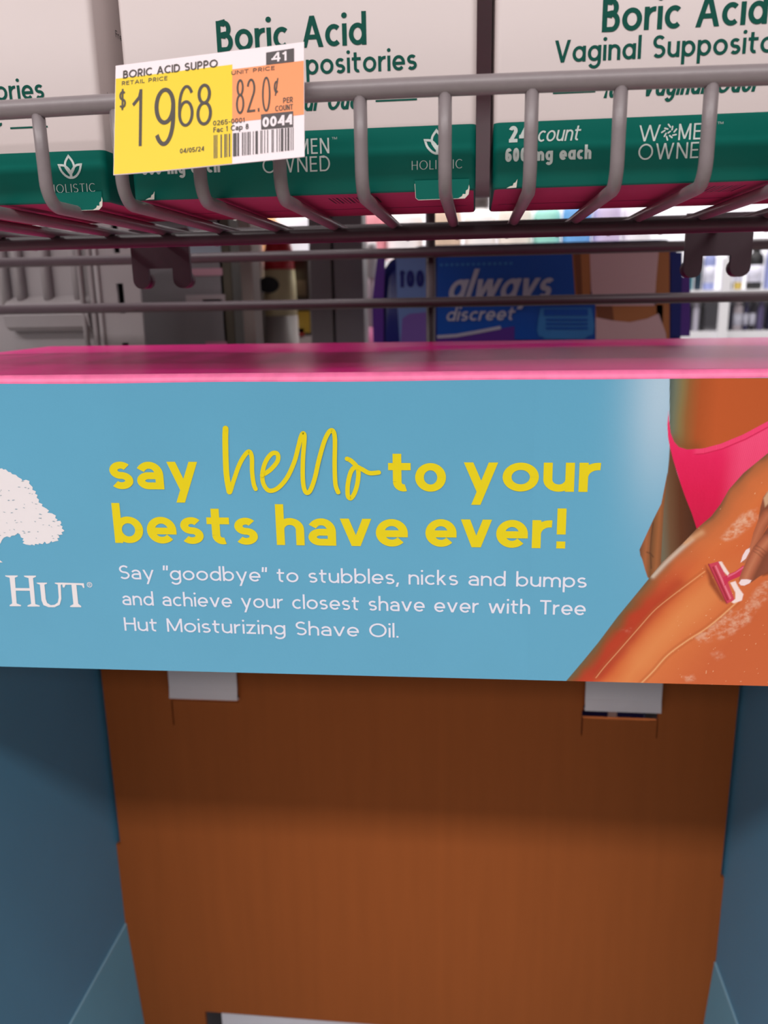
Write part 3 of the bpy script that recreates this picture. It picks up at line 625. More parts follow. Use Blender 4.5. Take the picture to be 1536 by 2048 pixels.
for x0 in (-0.1850, 0.1055):
    mb = MB(); zt = WZ + 0.0075; w = 0.0325
    out = [(0, zt), (0, 0.0125)] + [(0.0045 + 0.0045 * math.cos(a), 0.0125 + 0.0045 * math.sin(a)) for a in [PI + PI * j / 8 for j in range(9)]] + [(0.009, 0.0185), (w - 0.010, 0.0185)] + \
          [(w - 0.005 + 0.005 * math.cos(a), 0.0125 + 0.0045 * math.sin(a)) for a in [PI + PI * j / 8 for j in range(9)]] + [(w, zt)]
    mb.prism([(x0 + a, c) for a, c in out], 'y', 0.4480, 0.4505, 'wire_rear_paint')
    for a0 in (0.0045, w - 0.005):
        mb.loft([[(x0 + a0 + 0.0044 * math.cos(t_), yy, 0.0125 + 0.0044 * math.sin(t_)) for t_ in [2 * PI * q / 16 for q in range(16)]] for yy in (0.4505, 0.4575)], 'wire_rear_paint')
    mb.build('hook_bracket', sh, label='steel bracket with two rounded hook feet')

# ------------------------------------------------------------------ wire grid behind the bin
gr = thing('wire_grid', (-0.03, 0.551, -EYE), 'wire grid panel upright behind the header and below the basket', 'wire grid')
for z in (0.0288, -0.0022, -0.034, -0.066):
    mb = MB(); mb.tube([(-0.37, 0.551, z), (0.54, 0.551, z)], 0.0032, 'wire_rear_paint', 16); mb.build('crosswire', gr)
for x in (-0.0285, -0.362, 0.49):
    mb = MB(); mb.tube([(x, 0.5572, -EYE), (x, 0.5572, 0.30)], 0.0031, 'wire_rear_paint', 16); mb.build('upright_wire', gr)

# ------------------------------------------------------------------ cartons on the shelf
CW, CH, CD = 117.0, 128.0, 74.0
band = [(3.55, 21.08), (79.37, 19.03)]
BV = (band[0][1] + band[1][1]) / 2
def ringpts(r, n=6):
    pts = []
    for cx, cy, a0 in ((CW - r, r, -90), (CW - r, CD - r, 0), (r, CD - r, 90), (r, r, 180)):
        pts += [(cx + r * math.cos(math.radians(a0 + 90 * k / n)), cy + r * math.sin(math.radians(a0 + 90 * k / n))) for k in range(n + 1)]
    return pts
def box_f(X0, e, dv=0.0):
    return lambda a, c, l=0.0: (X0 + a / 1000, 0.29 - e - l, 0.0345 + (c + dv) / 1000)
def carton(X0, label, dv=0.0):
    org = (X0 + CW / 2000, 0.33, 0.0345)
    t = thing('medicine_carton', org, label, 'medicine box', 'white cartons in the wire basket')
    mb = MB(); rg = ringpts(2.2)
    P3 = lambda q, z: (X0 + q[0] / 1000, 0.29 + q[1] / 1000, 0.0345 + z / 1000)
    cen = (CW / 2, CD / 2); ins = [(cen[0] + (q[0] - cen[0]) * 0.99, cen[1] + (q[1] - cen[1]) * 0.985) for q in rg]
    mb.loft([[P3(q, 0) for q in ins], [P3(q, 0.7) for q in rg], [P3(q, BV + dv) for q in rg]], 'carton_green', caps=False)
    mb.loft([[P3(q, BV + dv) for q in rg], [P3(q, CH) for q in rg]], 'carton_white', caps=False)
    mb.poly([P3(q, 0) for q in ins][::-1], 'carton_pink'); mb.poly([P3(q, CH) for q in rg], 'carton_white')
    # closing flap seam and bar code printed underneath
    zz = -0.05
    mb.poly([P3(q, zz) for q in ((3, 46), (CW - 3, 46), (CW - 3, 46.9), (3, 46.9))], 'print_black')
    xx = 66.0
    for wd in (0.8, 0.5, 1.0, 0.4, 0.6, 1.1, 0.5, 0.8, 0.4, 1.0, 0.6, 0.5, 0.9):
        mb.poly([P3(q, zz) for q in ((xx, 10), (xx + wd * 0.7, 10), (xx + wd * 0.7, 27), (xx, 27))], 'print_black'); xx += wd * 0.7 + 0.9
    shell = mb.build('carton_shell', t)
    f = box_f(X0, 0.00012, dv)
    mb = MB(); g = 'print_green'
    chars(mb, 'Boric Acid', B1[0], B1[1], 6.4, 0.235, f, g, track=0.12, single=True)
    chars(mb, 'Vaginal Suppositories', B2[0], B2[1], 4.45, 0.22, f, g, track=0.15, single=True)
    face(mb, [(B3[0][0], B3[0][1]), (B3[1][0], B3[0][1]), (B3[1][0], B3[0][1] + 0.55), (B3[0][0], B3[0][1] + 0.55)], f, g)
    face(mb, [(B4[0][0], B3[0][1]), (B4[1][0], B3[0][1]), (B4[1][0], B3[0][1] + 0.55), (B4[0][0], B3[0][1] + 0.55)], f, g)
    for s_, l, r in B5: text(mb, s_, l, B5V, r, 3.9, 0.26, f, g, track=0.1, single=True, slant=0.22)
    mb.build('green_lettering', t, recalc=False, label='dark green product lettering')
    mb = MB(); s = 'print_silver'
    chars(mb, '24', C1[0], C1[1], 3.45, 0.34, f, s, track=0.14)
    chars(mb, 'count', C2[0], C2[1], 3.3, 0.17, f, s, track=0.14, slant=0.2, single=True)
    chars(mb, '600 mg each', C3[0], C3[1], 2.9, 0.32, f, s, track=0.16, single=True)
    mb.build('count_lettering', t, recalc=False, label='pale count and weight lettering')
    mb = MB()
    text(mb, 'W', D1[0], D1V, D1[0] + 6.6, 3.35, 0.16, f, s)
    text(mb, 'MEN', D1[0] + 12.2, D1V, D1[1], 3.35, 0.16, f, s, track=0.28)
    cx, cy = D1[0] + 9.3, D1V + 2.45
    for k in range(9):
        a = 2 * PI * k / 9; r0 = 1.05 if k % 2 else 1.5
        q = [(cx + r0 * math.cos(a), cy + r0 * math.sin(a)), (cx + (r0 + 0.8) * math.cos(a + 0.35), cy + (r0 + 0.8) * math.sin(a + 0.35))]
        stroke(mb, q, 0.24, 0.24, False, f, s, True)
    stroke(mb, [(cx - 0.3, cy - 0.2), (cx + 0.3, cy + 0.2)], 0.24, 0.24, False, f, s, True)
    text(mb, 'OWNED', D2[0], D2V, D2[1], 3.35, 0.16, f, s, track=0.26)
    text(mb, 'TM', D1[1] + 1.0, D1V + 4.2, D1[1] + 2.7, 0.5, 0.18, f, s)
    mb.build('owner_mark', t, recalc=False, label='pale two line word mark')
    mb = MB()
    for lv, pl in enumerate(LOT): stroke(mb, spline(pl + [pl[0]], 5)[:-1], 0.36, 0.36, True, f, s, lev=lv * 2)
    x = E1[0]; vb_ = E1V
    text(mb, 'HOLISTIC', E1[0], vb_, E1[1], 1.95, 0.13, f, s, track=0.34, contrast=0.6)
    nat = [glyph(c, 0.09, 0.05, {})[1] for c in 'HOLISTIC']
    mb.build('lotus_mark', t, recalc=False, label='pale three petal lotus emblem over a word')
    # the glued front tab and scuffed corners
    mb = MB(); f3 = box_f(X0, 0.0005)
    face(mb, [(97, 3.4), (97.3, -2.0), (98.2, -2.7), (113.6, -2.6), (114.8, -1.0), (115, 3.4)], f3, 'carton_green')
    f4 = box_f(X0, 0.0006)
    for q in ([(97, 2.4), (97.15, 2.4), (97.4, -2.0), (98.2, -2.6), (98.2, -2.75), (97.3, -2.05)], [(98.2, -2.75), (113.6, -2.65), (113.6, -2.52), (98.3, -2.6)], [(111.4, -2.5), (112.6, -1.9), (112.9, -1.2), (113.8, -1.3), (113.9, -0.2), (114.6, 0.2), (114.9, 1.6), (115.1, 0.6), (114.8, -1.4), (113.6, -2.6)]): face(mb, q, f4, 'torn_board')
    mb.build('front_tab', t, recalc=False, label='green glued tab with torn pale edges')
    mb = MB(); face(mb, [(4.4, 0.1), (7.6, 0.2), (7.9, 2.8), (7.3, 1.8), (6.7, 1.6), (6.4, 0.8), (5.6, 0.7)], f4, 'torn_board'); mb.build('torn_corner', t, recalc=False, label='pale torn corner')
    # small side lettering
    fs = lambda a, c, l=0.0: (X0 + CW / 1000 + 0.00012 + l, 0.29 + a / 1000, 0.0345 + c / 1000)
    for s_, v_, a_ in (('Free', SL[0], 19), ('Vag', SL[1], 7)):
        mb = MB(); text(mb, s_, a_, v_, a_ + 1.9 * len(s_), 1.6, 0.18, fs, 'print_black', single=True)
        mb.build('side_lettering', t, recalc=False)
    return t
SL = [q[1] for q in [(125.14, 56.38), (121.39, 33.81)]]
_b = [(32.84, 44.53)][0]; _d = [(81.92, 44.89)][0]
B1 = (_b, _d)
B2 = ([(18.67, 36.67)][0], [(97.99, 36.79)][0])
B3 = [(18.48, 27.75), (31.67, 27.56)]; B4 = [(84.49, 27.99), (97.97, 28)]
B5V = [(56.04, 25.95)][0][1]
_j = [(34.08, 26.85), (39.47, 26.63), (46.01, 26.36), (64.78, 25.59), (68.3, 25.55), (80.66, 25.04)]
B5 = (('for', _j[0][0], _j[1][0]), ('Vaginal', _j[2][0], _j[3][0]), ('Odor', _j[4][0], _j[5][0]))
C1 = [(4.88, 14.03), (11.01, 13.96)]; C2 = [(13.9, 14.07), (27.16, 13.69)]; C3 = [(3.86, 8.54), (31.25, 7.83)]
_w = [(45.84, 12.81)][0]; _n = [(68.75, 13.13)][0]
D1 = (_w[0], _n[0]); D1V = _w[1]
_w = [(45.94, 7.33)][0]; _n = [(68.86, 7.33)][0]
D2 = (_w[0], _n[0]); D2V = _w[1]
E1 = [q[0] for q in [(96.1, 6.77), (112.63, 6.61)]]; E1V = [(96.1, 6.77)][0][1]
LOT = ([(104.21, 18.48), (102.95, 16.74), (102.74, 15.14), (103.6, 13.63), (104.4, 12.83), (105.19, 13.58), (105.85, 15.03), (105.46, 16.77)], [(100.49, 15.67), (102.28, 15.48), (103.74, 14.4), (104.53, 12.96), (104.39, 11.54), (102.73, 12.12), (101.21, 13.72)], [(108.43, 15.64), (106.71, 15.45), (105.39, 14.34), (104.53, 12.96), (104.53, 11.54), (106.25, 11.99), (107.71, 13.62)])
carton(0.0057, 'white and green carton at the right end of the basket, its count lettering uncovered')
carton(-0.1170, 'white and green carton in the middle of the basket, partly behind the price tag')
carton(-0.2430, 'white and green carton at the left end of the basket, cut off by the frame', -3.4)
# board the cartons lean under: the next shelf up
b = MB(); b.box(-0.30, 0.54, 0.285, 0.54, 0.240, 0.262, 'steel_grey')
tag(b.build('upper_shelf', None, (0.12, 0.42, 0.24)), 'grey steel shelf over the white cartons, above the frame', 'shelf')

b = MB(); b.box(-0.10, 0.16, 0.575, 0.580, 0.064, 0.40, 'steel_grey')  # added plate; its grey stands in for lit carton sides in the gaps
tag(b.build('gap_filler_plate', None, (0.03, 0.5775, 0.064)), 'grey plate added to show through the gaps between the white cartons', 'back plate')
b = MB(); b.box(-0.62, 0.54, 0.585, 0.590, -EYE, -0.16, 'steel_dark'); b.box(0.06, 0.15, 0.5615, 0.585, -0.336, -0.332, 'steel_dark')  # added plate, keeps the bright floor from showing through the slots
tag(b.build('slot_dark_plate', None, (0, 0.5875, -EYE)), 'dark plate added behind the brown back panel so its slots look dark', 'back plate')

# ------------------------------------------------------------------ price tag on the rail
T0, TU, TV, TN = [Vector(q) for q in [[-0.109657, 0.258345, 0.038073], [0.997188, -0.057268, 0.048334], [-0.02788, 0.315177, 0.948623], [-0.069559, -0.947303, 0.312694]]]
TW, TH = (0.06, 0.03505)
def TF(e):
    def f(a, c, lv=0.0):
        k = a / 1000 / TW; l = c / 1000 / TH
        bend = 0.0012 * (max(0, 0.35 - k) ** 2) * 4 * (1 - l)
        return T0 + TU * (a / 1000) + TV * (c / 1000) + TN * (e + bend + lv)
    return f
pt_ = thing('price_tag', tuple(T0 + TU * TW / 2), 'yellow and orange paper price tag slanting on the grey front rail', 'price tag')
W_, H_ = TW * 1000, TH * 1000
def tq(mb, a0, a1, c0, c1, e, m, n=12):
    f = TF(e)
    for k in range(n):
        x0 = a0 + (a1 - a0) * k / n; x1 = a0 + (a1 - a0) * (k + 1) / n
        for j in range(4):
            y0 = c0 + (c1 - c0) * j / 4; y1 = c0 + (c1 - c0) * (j + 1) / 4
            mb.poly([f(x0, y0), f(x1, y0), f(x1, y1), f(x0, y1)], m, True)
mb = MB()
tq(mb, 0, W_, 0, H_, 0, 'tag_white'); tq(mb, 0, W_, 0, H_, -0.0003, 'tag_white')
for (a, c), (d_, e_) in (((0, 0), (W_, 0)), ((W_, 0), (W_, H_)), ((W_, H_), (0, H_)), ((0, H_), (0, 0))):
    f0, f1 = TF(0), TF(-0.0003)
    for k in range(12):
        p = (a + (d_ - a) * k / 12, c + (e_ - c) * k / 12); q = (a + (d_ - a) * (k + 1) / 12, c + (e_ - c) * (k + 1) / 12)
        mb.poly([f0(*p), f0(*q), f1(*q), f1(*p)], 'tag_white')
yx = [(37.78, 29.4), (37.83, 0.06), (0.21, 30.77), (59.9, 29.1), (59.91, 12.57), (37.68, 12.93)]
tq(mb, 0.15, yx[0][0], 0.15, yx[2][1], 0.00006, 'tag_yellow')
tq(mb, yx[0][0], W_ - 0.1, (yx[5][1] + yx[4][1]) / 2, (yx[0][1] + yx[3][1]) / 2, 0.00006, 'tag_orange')
paper = mb.build('paper', pt_, recalc=False)
mb = MB(); f = TF(0.00014); ik = 'tag_ink'
def tk(s_, l, r, xh, wt, m=ik, **k): chars(mb, s_, l, r, xh, wt, f, m, **k)
tk('BORIC ACID SUPPO', *[(2.56, 30.93), (33.2, 30.04)], 1.78, 0.25, track=0.14)
tk('RETAIL PRICE', *[(2.23, 28.65), (17.09, 28.02)], 0.9, 0.25, track=0.24)
tk('UNIT PRICE', *[(37.53, 27.81), (51, 27.12)], 0.86, 0.25, track=0.24)
tk('$', *[(1.41, 21.03), (3.67, 20.99)], 3.9, 0.15, contrast=1)
tk('1', *[(5.6, 8.45), (9.62, 8.33)], 12.7, 0.075, contrast=1.1)
tk('9', *[(13, 7.81), (19.7, 7.54)], 12.9, 0.10, contrast=1.0)
tk('6', *[(20.63, 13.08), (25.58, 12.89)], 9.2, 0.10, contrast=1.0)
tk('8', *[(26.49, 12.79), (31.44, 12.68)], 9.2, 0.105, contrast=1.0)
tk('8', *[(39, 15.06), (41.57, 15.03)], 7.6, 0.095, contrast=1.0)
tk('2', *[(42.34, 15.29), (45.06, 15.23)], 7.3, 0.095, contrast=1.0)
tk('.', *[(45.78, 15.15), (46.29, 15.14)], 7.3, 0.15, contrast=1.0)
tk('0', *[(47.09, 14.84), (49.71, 14.88)], 7.6, 0.085, contrast=1.0)
tk('^', *[(50.73, 20.23), (52.33, 20.21)], 3.8, 0.13, contrast=1.0)
tk('PER', *[(53.58, 16.88), (56.59, 16.79)], 1.18, 0.22, track=0.14)
tk('COUNT', *[(51.14, 14.72), (56.59, 14.53)], 1.18, 0.22, track=0.14)
tk('0265-0001', *[(31.79, 12.51), (41.74, 12.19)], 1.06, 0.24, track=0.16)
tk('Fac 1 Cap 8', *[(31.88, 10.38), (42.93, 9.99)], 1.16, 0.24, track=0.14)
tk('04/05/24', *[(21.3, 4.9), (28.96, 4.75)], 1.06, 0.24, track=0.16)
for pl in ([(48.38, 33.12), (56.99, 33.39), (56.98, 29.25), (48.38, 29.3)], [(46.75, 14.2), (56.67, 14.1), (56.65, 9.35), (46.83, 9.57)]): face(mb, pl, f, 'tag_black')
f = TF(0.0002)
tk('41', *[(50.03, 29.86), (54.96, 29.84)], 2.05, 0.30, 'tag_white', track=0.16)
tk('0044', *[(47.25, 10.11), (56.32, 10.05)], 2.2, 0.33, 'tag_white', track=0.12)
f = TF(0.00014)
bars = [(833, 6), (844, 6), (855, 5), (884, 9), (912, 10), (927, 6), (945, 9), (976, 26), (1008, 12), (1042, 8), (1057, 5), (1068, 5), (1082, 10), (1098, 6), (1122, 5), (1140, 18), (1176, 5), (1186, 5), (1205, 5), (1226, 6), (1258, 6), (1268, 5), (1294, 6), (1312, 5), (1325, 18), (1354, 10), (1372, 14), (1396, 5), (1410, 5)]
lo = [(32.03, 2.2), (56.66, 2.28)]; hi = [(32.01, 9.39), (56.69, 9.18)]
for x_, w_ in bars:
    k0 = (x_ - 833) / 582; k1 = (x_ + w_ - 833) / 582
    mixp = lambda S, k: (S[0][0] + (S[1][0] - S[0][0]) * k, S[0][1] + (S[1][1] - S[0][1]) * k)
    face(mb, [mixp(lo, k0), mixp(lo, k1), mixp(hi, k1), mixp(hi, k0)], f, 'tag_black')
mb.build('printing', paper, recalc=False, label='dark printed prices, words and bar code')
mb = MB()
c0 = T0 + TU * TW * 0.5 + TV * (TH * 0.66)
mb.box(c0.x + 0.012, c0.x + 0.020, 0.2646, 0.2668, RZ - 0.0025, RZ + 0.001, 'clear_clip')
mb.build('rail_clip', pt_, label='small clear clip between paper and rail')

# ------------------------------------------------------------------ behind the display: steel post, goods and shelves
mat('goods_shelf', (150, 148, 152), 0.5)
up = thing('gondola_upright', (-0.29, 0.66, -EYE), 'grey steel shelving upright with slots at the far left behind the grid', 'shelving upright')
mb = MB(); q = [(-267.98, 26.93), (-250.79, 26.56), (-272.43, -29.3), (-252.13, -29.55)]
xs0 = (q[0][0] + q[2][0]) / 2000; xs1 = (q[1][0] + q[3][0]) / 2000
holes = []
for z0 in (0.0275 - 0.044 * 2, 0.0275 - 0.044, 0.0275, 0.0275 + 0.044):
    holes.append((z0 - 0.034, z0 - 0.012))
hx0, hx1 = xs0 + 0.0005, xs0 + 0.0058
zz = -EYE
for a, c in holes:
    mb.box(xs0 - 0.012, xs1, 0.62, 0.623, zz, a, 'steel_grey'); mb.box(xs0 - 0.012, hx0, 0.62, 0.623, a, c, 'steel_grey'); mb.box(hx1, xs1, 0.62, 0.623, a, c, 'steel_grey'); zz = c
mb.box(xs0 - 0.012, xs1, 0.62, 0.623, zz, 0.9, 'steel_grey')
mb.build('slotted_face', up)
mb = MB(); mb.box(xs0 - 0.012, xs1 - 0.022, 0.640, 0.655, -EYE, 0.9, 'slot_shade_black'); mb.build('post_core', up)  # near-black core: the shade inside the slots is put into its colour
mb = MB(); q = [(-297.29, 27.56), (-277.27, 27.13)]
for a in (-0.0135, -0.019, -0.027): mb.tube([(xs0 + a, 0.62, -EYE), (xs0 + a, 0.62, 0.9)], 0.0022, 'steel_grey', 10)
mb.build('edge_bead', up)
cp = thing('end_cap', (-0.34, 0.64, -0.04), 'grey ribbed steel end cap with a rounded lower lip beside the slotted upright', 'end cap')
mb = MB(); q = [(-362.51, 29.31), (-289.86, 27.75), (-363.73, -19.5), (-293.82, -20.46)]
xa, xb = q[0][0] / 1000, q[1][0] / 1000
zl = [(-329.1, -1.87), (-331.21, -18.65), (-332.68, -30.4)]
mb.box(xa - 0.02, xb, 0.632, 0.640, zl[2][1] / 1000 - 0.10, 0.09, 'steel_grey'); mb.build('plate', cp)
mb = MB(); zc = (zl[1][1]) / 1000
mb.prism([(0.632, zc + 0.026), (0.622, zc + 0.020), (0.618, zc + 0.012), (0.620, zc + 0.003), (0.626, zc), (0.632, zc)], 'x', xa, xb - 0.004, 'steel_grey'); mb.build('lip', cp)
for px_ in [(-364.3, 16.68), (-351.77, 16.43), (-329.63, 16), (-304.9, 15.52)]:
    mb = MB(); mb.tube([(px_[0] / 1000, 0.630, zc + 0.02), (px_[0] / 1000, 0.630, 0.085)], 0.0040, 'steel_grey', 12); mb.build('rib', cp)

# pack of pads
mat('pack_navy', (22, 34, 120), 0.3, 0.5, bump=0.3, bscale=40); mat('pack_purple', (92, 50, 150), 0.3, 0.5); mat('pack_blue', (14, 84, 186), 0.3, 0.5)
mat('pack_pale', (112, 140, 200), 0.3, 0.5); mat('pack_sky', (58, 132, 206), 0.35); mat('pack_white', (186, 184, 204), 0.4); mat('pack_skin', (186, 112, 62), 0.5); mat('pack_skin_dark', (128, 66, 34), 0.5)
mat('pack_shirt', (222, 178, 184), 0.5); mat('pack_lilac', (124, 92, 176), 0.4)
pk = thing('pad_pack', (0.048, 0.79, -0.125), 'blue and purple wrapped pack of pads standing behind the wire grid', 'pack of pads')
cr4 = [(-87.85, -39.41), (-35.34, 47.78), (179.96, 44.9), (188.03, -42.76), (-81.05, 33.84)]
px0, px1 = cr4[0][0] / 1000, cr4[2][0] / 1000; zt = (cr4[1][1] + cr4[2][1]) / 2000
mb = MB()
rings = []
for z, iy, ix in ((-0.125, 0.0, 0.0), (-0.10, -0.006, -0.004), (-0.03, -0.008, -0.003), (0.02, -0.005, 0.002), (zt - 0.012, 0.003, 0.012), (zt, 0.016, 0.035)):
    x0, x1, y0, y1 = px0 + ix, px1 - ix * 0.3, 0.757 + iy, 0.84 - iy
    r = 0.014
    ring = []
    for cx, cy, a0 in ((x1 - r, y0 + r, -90), (x1 - r, y1 - r, 0), (x0 + r, y1 - r, 90), (x0 + r, y0 + r, 180)):
        ring += [(cx + r * math.cos(math.radians(a0 + 15 * k)), cy + r * math.sin(math.radians(a0 + 15 * k)), z) for k in range(7)]
    rings.append(ring)
mb.loft(rings, 'pack_navy'); wrap = mb.build('wrapper', pk)
mb = MB()
def KF(e): return lambda a, c, l=0.0: (a / 1000, 0.7478 - e - l, c / 1000)
def kf(s_, m, e): face(mb, s_, KF(e), m)
kf([(-85.05, 35.28), (-77.87, 35.12), (-80.02, -1.57), (-80.67, -37.75), (-89.89, -37.64), (-90.34, -1.39)], 'pack_purple', 0.0)
kf([(-68.61, 35.62), (-41.44, 35), (-41.79, -38.24), (-66.14, -37.93), (-67.93, -1.78)], 'pack_pale', 0.0)
kf([(-63.58, -16.49), (-57.49, -12.48), (-41.66, -11.27), (-41.79, -38.24), (-65.37, -37.94)], 'pack_lilac', 0.0004)
chars(mb, '100', *[(-65.06, 10.49), (-44.1, 10.09)], 10.0, 0.3, KF(0.0006), 'pack_navy')
kf([(-32.59, 37.69), (82.76, 35.01), (86.84, -1.25), (103.89, -1.56), (105.51, -37.1), (-32.71, -35.32)], 'pack_blue', 0.0)
kf([(-32.69, -31.68), (2.58, -29.95), (35.15, -24.55), (35.52, -41.4), (-32.7, -40.58)], 'pack_purple', 0.0004)
stroke(mb, [(-32.69, -32.86), (-15.37, -31.91), (5.55, -28.52), (23.34, -25.4)], 1.4, 1.4, False, KF(0.0008), 'pack_white')
kf([(82.7, 36.44), (98.5, 36.64), (99.6, -1.48), (86.84, -1.25)], 'pack_skin', 0.0004)
kf([(83.88, 36.42), (89.75, 36.28), (92.78, -1.36), (88.32, -1.28)], 'pack_skin_dark', 0.0008)
kf([(150.74, 35.42), (163.39, 35.12), (168.28, -37.9), (158.26, -37.78)], 'pack_skin', 0.0004)
kf([(104.16, -7.42), (160.77, -8.39), (161.92, -25.98), (104.97, -25.15)], 'pack_skin', 0.0004)
kf([(104.16, -7.42), (118.22, -7.66), (120.37, -20.94), (107, -20.73)], 'pack_skin_dark', 0.0006)
kf([(97.36, 36.1), (154.38, 34.77), (153.75, 10.55), (153.84, -2.45), (153.53, -9.14), (104.2, -8.3), (99.93, 4.35)], 'pack_shirt', 0.0008)
kf([(104.64, -18.03), (118.88, -20.92), (133.76, -22.62), (148.33, -19.89), (157.59, -15.64), (164.5, -31.93), (165.63, -37.87), (105.51, -37.1)], 'pack_shirt', 0.001)
for s_ in ([(57.52, -9.28), (55.68, -18.46), (54.77, -28.92), (56.72, -33.46), (60.21, -33.81), (61.04, -35.92), (95.74, -36.37), (98.64, -34.01), (103.06, -32.58), (104.22, -25.14), (100.57, -10)],): kf(s_, 'pack_sky', 0.001)
for s_ in ([(60.26, -10.37), (97.64, -10.99), (97.88, -16.45), (60.43, -15.86)], [(62.32, -18.57), (97.99, -19.12), (98.07, -20.9), (62.37, -20.35)], [(62.43, -22.15), (98.15, -22.68), (98.22, -24.46), (62.48, -23.94)], [(62.54, -25.73), (98.3, -26.25), (98.38, -28.04), (62.59, -27.53)]): kf(s_, 'pack_blue', 0.0016)
for k in range(14):
    q = [(-28.9, 28.49), (31.1, 28.86)]; a = q[0][0] + (q[1][0] - q[0][0]) * k / 13
    face(mb, [(a - 1.2, q[0][1] - 1), (a + 1.2, q[0][1] - 1), (a + 1.2, q[0][1] + 1), (a - 1.2, q[0][1] + 1)], KF(0.0006), 'pack_sky')
kf([(164.43, 34.53), (173.75, 34.32), (176.37, -2.86), (177.17, -35.06), (169.11, -34.95)], 'pack_navy', 0.0002)
kf([(175.15, 14.42), (181.63, 14.29), (185.22, -35.16), (177.17, -35.06)], 'pack_purple', 0.0004)
mb.build('wrapper_print', wrap, recalc=False, label='printed wrapper front with a torso picture')
mb = MB(); f = KF(0.0012)
text(mb, 'always', [(-24.73, -1.09)][0][0], [(44.98, -1.68)][0][1], [(63.86, -0.84)][0][0], 17.5, 0.25, f, 'pack_white', slant=0.34, track=0.1, single=True)
text(mb, 'discreet', [(-25.16, -19.28)][0][0], [(-25.16, -19.28)][0][1], [(34.06, -19.63)][0][0], 8.2, 0.24, f, 'pack_white', slant=0.25, track=0.15, single=True)
mb.build('wrapper_lettering', wrap, recalc=False, label='white script lettering on the blue wrapper')
b = MB(); b.box(-0.42, 0.30, 0.70, 1.02, -0.147, -0.125, 'goods_shelf')
tag(b.build('goods_shelf', None, (-0.06, 0.86, -0.147)), 'grey shelf board under the blue pack and bottles, hidden by the header', 'shelf')
b = MB(); b.box(-0.42, 0.30, 0.66, 0.95, 0.112, 0.125, 'goods_shelf')  # added board out of sight, keeps overhead light off the pack
tag(b.build('goods_shelf', None, (-0.06, 0.80, 0.112)), 'unseen grey board added over the blue pack to shade it, hidden by the cartons', 'shelf')

COL = {}
def cm(c, rough=0.4):
    k = 'plastic_%d_%d_%d' % c
    if k not in MATS: mat(k, c, rough)
    return k
def bottle(x, y, z0, r, h, col, cap, label, group=None, lab=None, name='bottle'):
    t = thing(name, (x, y, z0), label, 'bottle', group)
    mb = MB(); mb.lathe(x, y, [(r * 0.9, z0), (r, z0 + h * 0.04), (r, z0 + h * 0.62), (r * 0.9, z0 + h * 0.7), (r * 0.45, z0 + h * 0.78), (r * 0.42, z0 + h * 0.80)], cm(col)); mb.build('body', t)
    mb = MB(); mb.lathe(x, y, [(r * 0.55, z0 + h * 0.79), (r * 0.55, z0 + h * 0.97), (r * 0.48, z0 + h)], cm(cap)); mb.build('cap', t)
    if lab:
        mb = MB(); mb.lathe(x, y, [(r * 1.01, z0 + h * 0.15), (r * 1.01, z0 + h * 0.5)], cm(lab)); mb.build('label_band', t)
    return t
def package(x0, x1, y, z0, z1, col, label, group=None, stripes=(), depth=0.05, name='carton', cat='carton'):
    t = thing(name, ((x0 + x1) / 2, y + depth / 2, z0), label, cat, group)
    mb = MB(); r = min(0.002, (x1 - x0) * 0.1)
    out = [(x0 + r, y), (x1 - r, y), (x1, y + r), (x1, y + depth - r), (x1 - r, y + depth), (x0 + r, y + depth), (x0, y + depth - r), (x0, y + r)]
    mb.prism(out, 'z', z0, z1, cm(col)); mb.build('box_body', t)
    for k, (a, c, e, d_, m) in enumerate(stripes):
        mb = MB(); w = x1 - x0; h = z1 - z0
        mb.box(x0 + a * w, x0 + c * w, y - 0.0006, y + 0.0004, z0 + e * h, z0 + d_ * h, cm(m)); mb.build('printed_panel', t)
    return t
# left of the pack, on the same shelf (depth 0.9)
ZG = -0.125
def xr(p): return p[0][0] / 1000, p[1][0] / 1000
def zr(p): return p[0][1] / 1000
x0, x1 = xr([(-257.1, 0.93), (-236.78, 0.57)]); package(x0, x1, 0.90, ZG, 0.085, (222, 206, 196), 'tall beige carton left of the red topped bottle', stripes=[(0.1, 0.9, 0.1, 0.3, (200, 150, 150))])
x0, x1 = xr([(-236.02, 0.56), (-199.01, -0.09)])
t = thing('squat_bottle', ((x0 + x1) / 2, 0.94, ZG), 'cream bottle with a red top and a black spot', 'bottle')
xc = (x0 + x1) / 2; rr_ = (x1 - x0) / 2; zc_ = zr([(-223.26, 34.65)])
mb = MB(); mb.lathe(xc, 0.94, [(rr_, ZG), (rr_ * 1.05, ZG + 0.04), (rr_ * 1.0, zc_ - 0.05)], cm((168, 160, 156))); mb.build('lower_sleeve', t)
mb = MB(); mb.lathe(xc, 0.94, [(rr_ * 1.0, zc_ - 0.05), (rr_ * 0.98, zc_ - 0.02), (rr_ * 0.92, zc_)], cm((226, 214, 168))); mb.build('body', t)
mb = MB(); mb.lathe(xc, 0.94, [(rr_ * 0.93, zc_), (rr_ * 0.85, zc_ + 0.02), (rr_ * 0.6, zc_ + 0.04), (rr_ * 0.2, zc_ + 0.048)], cm((206, 28, 44))); mb.build('cap', t)
sp = [(-226.04, 18.07)][0]; mb = MB(); mb.lathe(0, 0, [(0.012, 0), (0.011, 0.002)], cm((22, 20, 24)))
mb.v = [(sp[0] / 1000 + a, 0.94 - rr_ * 0.97 - c, sp[1] / 1000 + b_ * 0.75) for a, b_, c in mb.v]; mb.build('black_spot', t)
x0, x1 = xr([(-216.25, -0.02), (-187.53, -0.52)]); z_ = zr([(-208.06, 47.4)])
